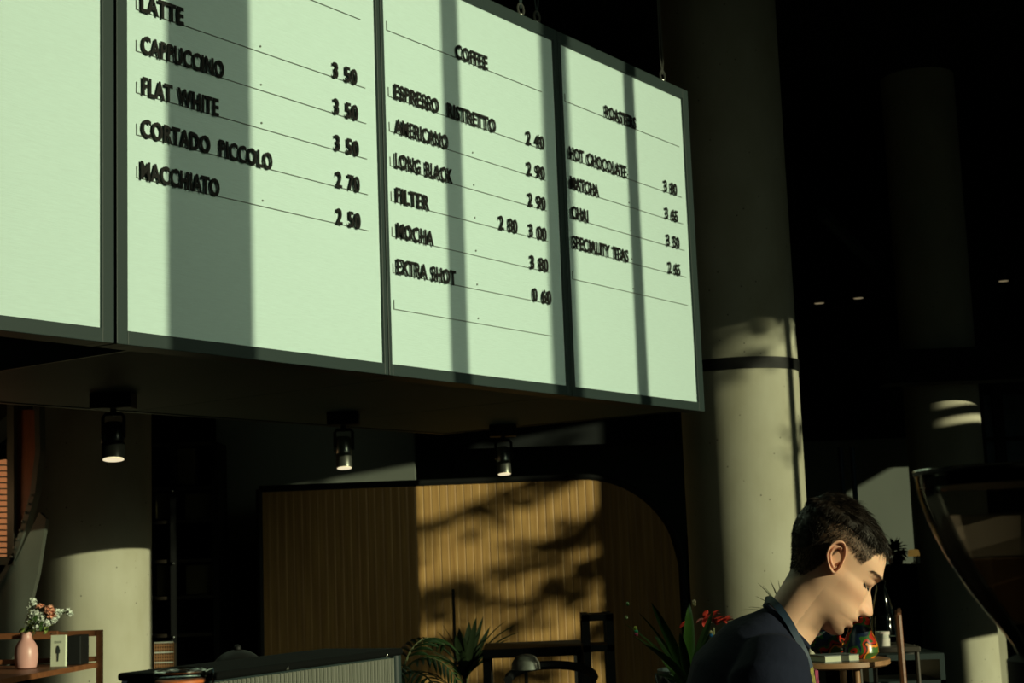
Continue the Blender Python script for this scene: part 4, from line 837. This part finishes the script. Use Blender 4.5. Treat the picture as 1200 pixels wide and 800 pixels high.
for sd in (-1, 1):
    a, sh_, el, wr = arm(sd); arms.append(a)
    fd = (wr - el).normalized(); sdv = LY * sd; dn = fd.cross(LY).normalized(); dn = dn if dn.z < 0 else -dn
    h = MB().tube([wr - fd * .01, wr + fd * .03, wr + fd * .07, wr + fd * .095], [(.026, .016), (.038, .016), (.040, .014), (.036, .012)], 16, up=sdv)
    hands.append(h)
    for k, (off, L) in enumerate(((-.029, .070), (-.010, .080), (.010, .075), (.028, .058))):
        p = wr + fd * .085 + sdv * off; q1 = p + fd * L * .42 + dn * L * .10; q2 = q1 + (fd * .75 + dn * .6).normalized() * L * .33; q3 = q2 + (fd * .45 + dn * .9).normalized() * L * .28
        hands.append(MB().tube([p, q1, q2, q3], [.0092, .0086, .0078, .0062], 10))
    p = wr + fd * .025 - sdv * .025; q1 = p + (fd * .7 - sdv * .7 + dn * .3).normalized() * .038; q2 = q1 + (fd * .95 - sdv * .1 + dn * .4).normalized() * .032
    hands.append(MB().tube([p, q1, q2, q2 + fd * .018], [.013, .011, .0095, .008], 10))
def legs(grow=0):
    out = []
    for sd in (-1, 1):
        hp_ = bp(826, 1120, sd * .09); kn = V((hp_.x + .03, hp_.y, .50)); an = V((hp_.x - .01, hp_.y, .09))
        out.append(MB().tube([hp_, hp_.lerp(kn, .5), kn, kn.lerp(an, .35), an], [x + grow for x in (.088, .075, .056, .055, .040)], 18))
    return out
lg_ = legs()
feet = []
for sd in (-1, 1):
    hp_ = bp(826, 1120, sd * .09); an = V((hp_.x - .01, hp_.y, .09)); feet.append(MB().tube([an + V((-.05, 0, -.045)), an + V((.03, 0, -.045)), an + V((.12, -.02, -.06)), an + V((.19, -.03, -.068))], [(.04, .036), (.042, .04), (.028, .044), (.018, .03)], 14, up=(0, 0, 1)))
body_me = remesh([head, neck, tor] + arms + hands + lg_ + feet, .0024, 2)
print('TIME a', time.time() - _T0, len(body_me.vertices))
nv_ = len(body_me.vertices); co = np.empty(nv_ * 3); body_me.vertices.foreach_get('co', co); co = co.reshape(-1, 3)
ed = np.empty(len(body_me.edges) * 2, dtype=np.int32); body_me.edges.foreach_get('vertices', ed); ed = ed.reshape(-1, 2)
lc_ = (co - np.array(HO)) @ np.array(HM.transposed()).T / KX
wgt = 1 / (1 + np.exp((lc_[:, 0] - 30) / 3)) * 1 / (1 + np.exp((lc_[:, 2] + 18) / 3)) * (co[:, 2] > 1.2)
sel = (wgt[ed[:, 0]] > .02) | (wgt[ed[:, 1]] > .02); e2 = ed[sel]; deg = np.maximum(1, np.bincount(e2.ravel(), minlength=nv_))
for it in range(60):
    acc = np.zeros_like(co)
    for ax_ in range(3): acc[:, ax_] = np.bincount(e2[:, 0], weights=co[e2[:, 1], ax_], minlength=nv_) + np.bincount(e2[:, 1], weights=co[e2[:, 0], ax_], minlength=nv_)
    co += (acc / deg[:, None] - co) * (wgt * .9)[:, None] * (acc.any(axis=1))[:, None]
body_me.vertices.foreach_set('co', co.ravel())
print('TIME b', time.time() - _T0)
# colour the skin by where it is on the head
Inv = HM.transposed(); n = len(body_me.vertices); co = np.empty(n * 3); body_me.vertices.foreach_get('co', co); co = co.reshape(-1, 3)
loc = (co - np.array(HO)) @ np.array(Inv).T / KX
X_, Y_, Z_ = loc[:, 0], np.abs(loc[:, 1]), loc[:, 2]
g = lambda v, c, s_: np.exp(-((v - c) / s_) ** 2)
colr = np.tile(np.array([.92, .56, .38]), (n, 1))
def blend(w_, c):
    global colr
    w_ = np.clip(w_, 0, 1)[:, None]; colr = colr * (1 - w_) + np.array(c) * w_
isface = (X_ > 15)
blend(.45 * g(Z_, -14, 10) * g(Y_, 30, 14) * isface, (.76, .36, .23))
blend(.6 * g(Z_, -21, 7) * g(Y_, 0, 13) * (X_ > 55), (.76, .36, .25))
blend(.85 * (g(Z_, -35.5, 3.3) + g(Z_, -44, 3.2)) * g(Y_, 0, 14) * (X_ > 54), (.60, .22, .16))
blend(.9 * g(Z_, -39.9, 1.1) * g(Y_, 0, 17) * (X_ > 50), (.10, .03, .02))
stub = np.clip((-28 - Z_) / 8, 0, 1) * (X_ > 6) * np.clip((Z_ + 95) / 18, 0, 1); blend(.30 * stub, (.20, .12, .07))
blend(.62 * np.clip((-50 - Z_) / 7, 0, 1) * np.clip((Z_ + 80) / 8, 0, 1) * np.clip((X_ - 12) / 14, 0, 1), (.12, .07, .04))
blend(.5 * g(Z_, -25.5, 2.2) * g(Y_, 10, 5) * (X_ > 56), (.30, .11, .07))  # crease shade beside the nostrils, painted into the skin
blend(.35 * g(Z_, 10, 5) * g(Y_, 11, 5) * (X_ > 44), (.35, .15, .09))  # brow shadow in the inner eye socket, painted into the skin
blend(.45 * g(Z_, 8, 6) * g(Y_, 21, 10) * (X_ > 38), (.60, .28, .19))
blend(.95 * g(Z_, 2.4 + .012 * (Y_ - 22) ** 2, 1.5) * g(Y_, 22, 10) * (X_ > 36), (.02, .01, .008))
blend(.5 * g(Z_, 13, 1.3) * g(Y_, 22, 9) * (X_ > 38), (.2, .08, .05))
HLx = [-75, -60, -32, -15, -8, -2, 3, 20, 24, 29, 35, 40, 60]; HLz = [-66, -66, -57, -20, 8, 22, 22, 17, 17, 34, 49, 51, 52]
hl = np.interp(X_, HLx, HLz)
sc_ = np.clip((Z_ - hl + 2) / np.where(X_ < -18, 13, 5), 0, 1); blend(sc_ * .86, (.07, .042, .024))
blend(.25 * g(Z_, -60, 25) * (X_ < -15), (.42, .20, .11))
ca = body_me.color_attributes.new('Col', 'FLOAT_COLOR', 'POINT'); ca.data.foreach_set('color', np.hstack([colr, np.ones((n, 1))]).astype(np.float32).ravel())
print('TIME c', time.time() - _T0)
# ears are grown onto the same mesh
def ear_mb(sd):
    mb = MB(); NR, NP = 12, 40; c = (-4, 6); tilt = R(24)
    for i in range(NR + 1):
        r_ = i / NR
        for k in range(NP):
            a = 2 * PI * k / NP; ex_ = math.cos(a); ez_ = math.sin(a)
            ox = 12.6 * ex_ * (1 + .12 * ez_) * (1 - .25 * max(0, -ez_)) * (.75 if ex_ > 0 else 1.05); oz = 19.5 * ez_
            hgt = 7.5 * g1(r_, .90, .13) + 4.5 * g1(r_, .58, .11) * (1 if ex_ < .55 else .3) - 1.0 * g1(r_, .74, .06) + 1.2 - (5.5 * g1(r_, .1, .32)) + 4.0 * g1(ez_, -.85, .3) * r_ * .4
            if ex_ > .5 and ez_ > -.2: hgt *= (1.0 - .55 * (ex_ - .5) * 2)
            rr_ = r_ ** .9; x = ox * rr_; z = oz * rr_
            base = 6.0 - x * .42                                      # flares out towards the back
            X2 = c[0] + x * math.cos(tilt) - z * math.sin(tilt); Z2 = c[1] + x * math.sin(tilt) + z * math.cos(tilt)
            wy = max(38, tabv(Z2, 3) - 3.5)
            mb.v.append(hw(X2, sd * (wy + base * .55 + hgt), Z2))
    k0 = len(mb.v)
    for k in range(NP):                                              # back rim turned in to the head
        a = 2 * PI * k / NP; x = 10.0 * math.cos(a) * (.7 if math.cos(a) > 0 else 1); z = 17.5 * math.sin(a); X2 = c[0] + 1 + x * math.cos(tilt) * .8 - z * math.sin(tilt); Z2 = c[1] + x * math.sin(tilt) + z * math.cos(tilt)
        mb.v.append(hw(X2 + 3, sd * (max(38, tabv(Z2, 3)) - 9), Z2))
    for i in range(NR):
        for k in range(NP): mb.f.append((i * NP + k, i * NP + (k + 1) % NP, (i + 1) * NP + (k + 1) % NP, (i + 1) * NP + k))
    for k in range(NP): mb.f.append((NR * NP + k, NR * NP + (k + 1) % NP, k0 + (k + 1) % NP, k0 + k))
    return mb
g1 = lambda v, c, s_: math.exp(-((v - c) / s_) ** 2)
bm = bmesh.new(); bm.from_mesh(body_me); cl_ = bm.verts.layers.float_color['Col']
for sd in (-1, 1):
    e = ear_mb(sd); nv = []
    for i, p in enumerate(e.v):
        v_ = bm.verts.new(p); r_ = (i // 40) / 12
        v_[cl_] = (.74, .40, .27, 1) if r_ > .75 else ((.40, .15, .10, 1) if r_ < .3 else (.72, .38, .26, 1)); nv.append(v_)
    fsn = []
    for f in e.f:
        try: fsn.append(bm.faces.new([nv[i] for i in f]))
        except ValueError: pass
    for f in fsn: f.smooth = True
    bmesh.ops.recalc_face_normals(bm, faces=fsn)
bm.to_mesh(body_me); bm.free()
foot = V((bp(826, 1120).x, bp(826, 1120).y, 0))
for v_ in body_me.vertices: v_.co -= foot
man = bpy.data.objects.new('person', body_me); COL.objects.link(man); man.location = foot; body_me.materials.append(M['skin'])
tag(man, 'person in navy t-shirt and lanyard, head bowed, seen in profile before the concrete column', 'person')
print('TIME d', time.time() - _T0)
# hair: a shell over the scalp and many short strands
def hairline(x): return float(np.interp(x, HLx, HLz))
def thick(x, z):
    top = max(0, min(1, (z - 34) / 30)); fr = max(0, min(1, (x - 5) / 30)) * max(0, min(1, (z - 40) / 12))
    back = max(0, min(1, (-x - 25) / 25)) * max(0, min(1, (z + 20) / 30)); return .6 + 2.6 * top + 2.4 * fr + 2.8 * back
hs = MB(); rows = 70; zz_ = [69.5 - (69.5 + 58) * (i / (rows - 1)) for i in range(rows)]; ids = {}
for i, z in enumerate(zz_):
    for k in range(120):
        th = 2 * PI * k / 120; x, y, z2 = head_pt(th, z)
        if z > hairline(x) and thick(x, z) > 1.15:
            t_ = thick(x, z); j = noise.noise(V((x * .12, y * .12, z * .12))) * t_ * .45 + noise.noise(V((x * .5, y * .9, z * .25))) * t_ * .35; dv = V((x + 6, y, max(0, z - 8))).normalized(); p = V((x, y, z2)) + dv * (t_ * .8 + j)
            ids[(i, k)] = len(hs.v); hs.v.append(hw(*p))
for i in range(rows - 1):
    for k in range(120):
        q_ = [(i, k), (i, (k + 1) % 120), (i + 1, (k + 1) % 120), (i + 1, k)]
        if all(t_ in ids for t_ in q_): hs.f.append(tuple(ids[t_] for t_ in q_))
if (0, 0) in ids or True:
    tops = [ids[(0, k)] for k in range(120) if (0, k) in ids]
    if len(tops) > 3: hs.f.append(tuple(tops))
hs.sm = True; hair = hs.build('hair', M['hair'], man)
st_ = MB(); rnd = random.Random(8)
def strand(root, d, L, wd, curl, n=3):
    p = V(root); d = d.normalized(); sdd = d.cross(V((rnd.gauss(0, 1), rnd.gauss(0, 1), rnd.gauss(0, 1)))).normalized(); k0 = len(st_.v); ob = sdd.cross(d)
    for i in range(n + 1):
        w2 = wd * (1 - .85 * i / n); st_.v += [p + sdd * w2, p - sdd * w2 * .5 + ob * w2 * .8, p - sdd * w2 * .5 - ob * w2 * .8]
        if i < n:
            for a in range(3): st_.f.append((k0 + i * 3 + a, k0 + i * 3 + (a + 1) % 3, k0 + i * 3 + 3 + (a + 1) % 3, k0 + i * 3 + 3 + a))
        p = p + d * (L / n); d = (d + curl / n).normalized()
cnt = 0
while cnt < 14000:
    z = rnd.uniform(-58, 69); th = rnd.uniform(0, 2 * PI)
    if z > 45 and rnd.random() < .45: continue
    x, y, _z = head_pt(th, z)
    if z < hairline(x) + .5: continue
    nrm = V((x + 6, y * 1.2, max(-6, z - 10))).normalized(); t_ = thick(x, z); top = max(0, min(1, (z - 36) / 20))
    fw = V((.9, 0, -.1)) if z > 50 else V((.25, 0, -1))
    fw = fw - nrm * fw.dot(nrm); d = fw.normalized() * (.9 if top > .3 else .75) + nrm * (.10 + .22 * rnd.random())
    L = (3.0 + 12 * top) * rnd.uniform(.6, 1.2); L = min(L, 3.2 + max(0, z - hairline(x)) * .8) if x > 0 and x < 36 and z < 50 else L
    p0 = V((x, y, z)) + nrm * (t_ * .55); nm = V((rnd.gauss(0, .16), rnd.gauss(0, .16), rnd.gauss(0, .10)))
    strand(hw(*p0), HM @ (d + nm), L * KX, .00055 if top > .2 else .00035, HM @ (V((.3, 0, -.9)) * (.5 if top > .3 else .2)))
    cnt += 1
for k in range(420):                                                  # fringe falling over the forehead
    y = rnd.uniform(-34, 34); z = rnd.uniform(48, 62); x0 = tabv(z, 1); x = x0 * math.sqrt(max(.05, 1 - (y / (tabv(z, 3) + 2)) ** 2)) 
    p0 = V((x + 1.5, y, z)); d = V((1.0, rnd.gauss(0, .12), -.25 + rnd.gauss(0, .2)))
    strand(hw(*p0), HM @ d, rnd.uniform(10, 21) * KX, .0006, HM @ V((-.75, rnd.gauss(0, .15), -1.25)), 5)
for k in range(60):
    y = -rnd.uniform(20, 37); z = rnd.uniform(46, 54); x = tabv(z, 1) * math.sqrt(max(.05, 1 - (y / (tabv(z, 3) + 2)) ** 2))
    strand(hw(x + 1, y - 1, z), HM @ V((.75, -.3, -.5 + rnd.gauss(0, .1))), rnd.uniform(8, 16) * KX, .0005, HM @ V((-.2, .1, -.9)), 4)
tag(st_.build('hair_strands', M['hair'], man), kind='stuff')
eb = MB(); 
for sd in (-1, 1):
    k0 = eb
    for k in range(260):
        u_ = rnd.random(); y = sd * (9 + 27 * u_); z = 17.5 + 2.4 * math.sin(u_ * 2.4) + rnd.gauss(0, 1.3 * (1 - .5 * u_)); a_lo, a_hi = 0, PI / 2
        for _ in range(18):
            am = (a_lo + a_hi) / 2
            if abs(head_pt(am, z)[1]) < abs(y): a_lo = am
            else: a_hi = am
        x = head_pt(a_lo, z)[0]; st2 = hw(x + .3, y, z); d = HM @ V((.2 - .6 * u_, sd * 1.0, .25 - .5 * u_)).normalized()
        s3 = d.cross(V((0, 0, 1))).normalized() * .0003; e_ = st2 + d * .0065; eb.add([st2 - s3, st2 + s3, e_ + HM @ V((.3, 0, 0)) * KX, st2 + HM @ V((.6, 0, .2)) * KX], [(0, 1, 2), (1, 3, 2), (3, 0, 2), (0, 3, 1)])
tag(eb.build('eyebrows', M['hair'], man), kind='stuff')
lsh = MB()
for sd in (-1, 1):
    for k in range(46):
        u_ = k / 45; y = sd * (13.5 + 17 * u_); z = 2.6 - .8 * math.sin(u_ * PI) ; a_lo, a_hi = 0, PI / 2
        for _ in range(18):
            am = (a_lo + a_hi) / 2
            if abs(head_pt(am, z)[1]) < abs(y): a_lo = am
            else: a_hi = am
        x = head_pt(a_lo, z)[0]; p0 = hw(x, y, z); p1 = hw(x + 3.0, y + sd * 2.5 * (u_ - .2), z - 3.4); s3 = (HM @ V((0, 1, 0))) * .0005; lsh.add([p0 - s3, p0 + s3, p1, p0 + HM @ V((.5, 0, .8)) * KX], [(0, 1, 2), (1, 3, 2), (3, 0, 2), (0, 3, 1)])
tag(lsh.build('eyelashes', M['letter'], man), kind='stuff')
print('TIME e', time.time() - _T0)
# shirt
SR = [(926, 734, .044, .054, .82), (921, 740, .050, .085, .8), (913, 748, .064, .122, .7)] + ROWS[2:10]
shirt_parts = [torso(SR, .011)]
for sd in (-1, 1):
    sh_ = bp(893, 782, sd * .175); el = bp(905, 930, sd * .235)
    shirt_parts.append(MB().tube([bp(908, 765, sd * .08), bp(899, 770, sd * .14), sh_ + UP * -.004, sh_.lerp(el, .3), sh_.lerp(el, .58), sh_.lerp(el, .72)], [.052, .068, .075, .072, .072, .074], 24))
sm_ = remesh(shirt_parts, .005, 6)
nrm_ = [v_.normal.copy() for v_ in sm_.vertices]
for v_, nl_ in zip(sm_.vertices, nrm_):
    p = v_.co.copy(); nn_ = noise.noise(V((p.x * 7, p.y * 7, p.z * 3.2))) + .5 * noise.noise(V((p.x * 16 + p.z * 9, p.y * 14, p.z * 8))); v_.co = p + nl_ * nn_ * .007 - foot
sob = bpy.data.objects.new('t_shirt', sm_); COL.objects.link(sob); sob.parent = man; sm_.materials.append(M['shirt']); sob['label'] = 'navy short-sleeved t-shirt'
MB().tube([bp(905, 708 + 0) + LY * 0] * 1 + [], .01) if False else None
ring = []
for k in range(41):
    a = 2 * PI * k / 40; c_ = bp(926, 733); ax = (FX * math.cos(.82) - UP * math.sin(.82)); ring.append(c_ + ax * (.0545 * math.cos(a)) + LY * (.064 * math.sin(a)) + UP * .004)
MB().tube(ring, 0.0055, 8, cap=False).build('collar', M['shirt'], sob)
MB().prism([bp(950, 780, -.05) + FX * .004, bp(950, 780, .05) + FX * .004, bp(946, 830, .05) + FX * .012, bp(946, 830, -.05) + FX * .012], FX * .006).build('chest_print', M['printp'], sob)
tro = torso([(832, 1010, .108, .153, .05)] + ROWS[9:], .012); tm = remesh([tro] + legs(.018), .008, 4)
for v_ in tm.vertices: v_.co -= foot
tro_o = bpy.data.objects.new('trousers', tm); COL.objects.link(tro_o); tro_o.parent = man; tm.materials.append(M['trouser'])
for sd, f_ in zip((-1, 1), feet):
    hp_ = bp(826, 1120, sd * .09); an = V((hp_.x - .01, hp_.y, .09)); MB().tube([an + V((-.06, 0, -.048)), an + V((.03, 0, -.042)), an + V((.12, -.02, -.058)), an + V((.20, -.03, -.062))], [(.040, .042), (.046, .046), (.034, .050), (.026, .036)], 16, up=(0, 0, 1)).build('shoe', M['black'], man)
print('TIME f', time.time() - _T0)
# lanyard: a flat strap round the neck, hanging down the chest
def lstrap(pts, w_, m_, name='lanyard'):
    mb = MB(); nn = len(pts); vs = []
    for i, (p, wn_) in enumerate(pts):
        t_ = (pts[min(i + 1, nn - 1)][0] - pts[max(i - 1, 0)][0]).normalized(); o_ = V(wn_).normalized(); s_ = t_.cross(o_).normalized()
        vs += [p - s_ * w_ / 2 - o_ * .001, p + s_ * w_ / 2 - o_ * .001, p + s_ * w_ / 2 + o_ * .001, p - s_ * w_ / 2 + o_ * .001]
    fs = [(4 * i + a, 4 * i + (a + 1) % 4, 4 * i + 4 + (a + 1) % 4, 4 * i + 4 + a) for i in range(nn - 1) for a in range(4)] + [(3, 2, 1, 0), (4 * nn - 4, 4 * nn - 3, 4 * nn - 2, 4 * nn - 1)]
    mb.add(vs, fs); mb.sm = True; return mb.build(name, m_, man)
for sd in (-1, 1):
    key = [(903, 700, 0, (-1, 0, .3)), (908, 699, .03, (-.7, sd * .6, .5)), (914, 706, .052, (-.2, sd, .5)), (921, 717, .066, (0, sd, .45)), (927, 728, .074, (.1, sd, .4)), (933, 742, .080, (.35, sd, .3)), (940, 758, .086, (.5, sd * .9, .2)), (946, 775, .082, (.9, sd * .8, .1)), (950, 800, .070, (1, sd * .5, 0)), (949, 840, .05, (1, 0, 0)), (938, 880, .015, (1, 0, 0))]
    P_ = []
    for i in range(len(key) - 1):
        for f_ in (0, .5):
            a, b2 = key[i], key[i + 1]; L3 = [a[j] * (1 - f_) + b2[j] * f_ for j in range(3)]; nn3 = V(a[3]) * (1 - f_) + V(b2[3]) * f_; wv = FX * nn3.x + LY * nn3.y + UP * nn3.z
            P_.append((bp(L3[0], L3[1], sd * L3[2]), wv))
    lan = lstrap(P_[:15], .0135, M['lan']); lstrap(P_[14:], .012, M['lany'], 'lanyard_tail')
bdg = bp(938, 895); MB().frame_box(bdg - LY * .03 - UP * .04, LY * .06, FX * .002, UP * .08).build('badge', M['cream'], man)
print('TIME part3.py', time.time() - _T0)
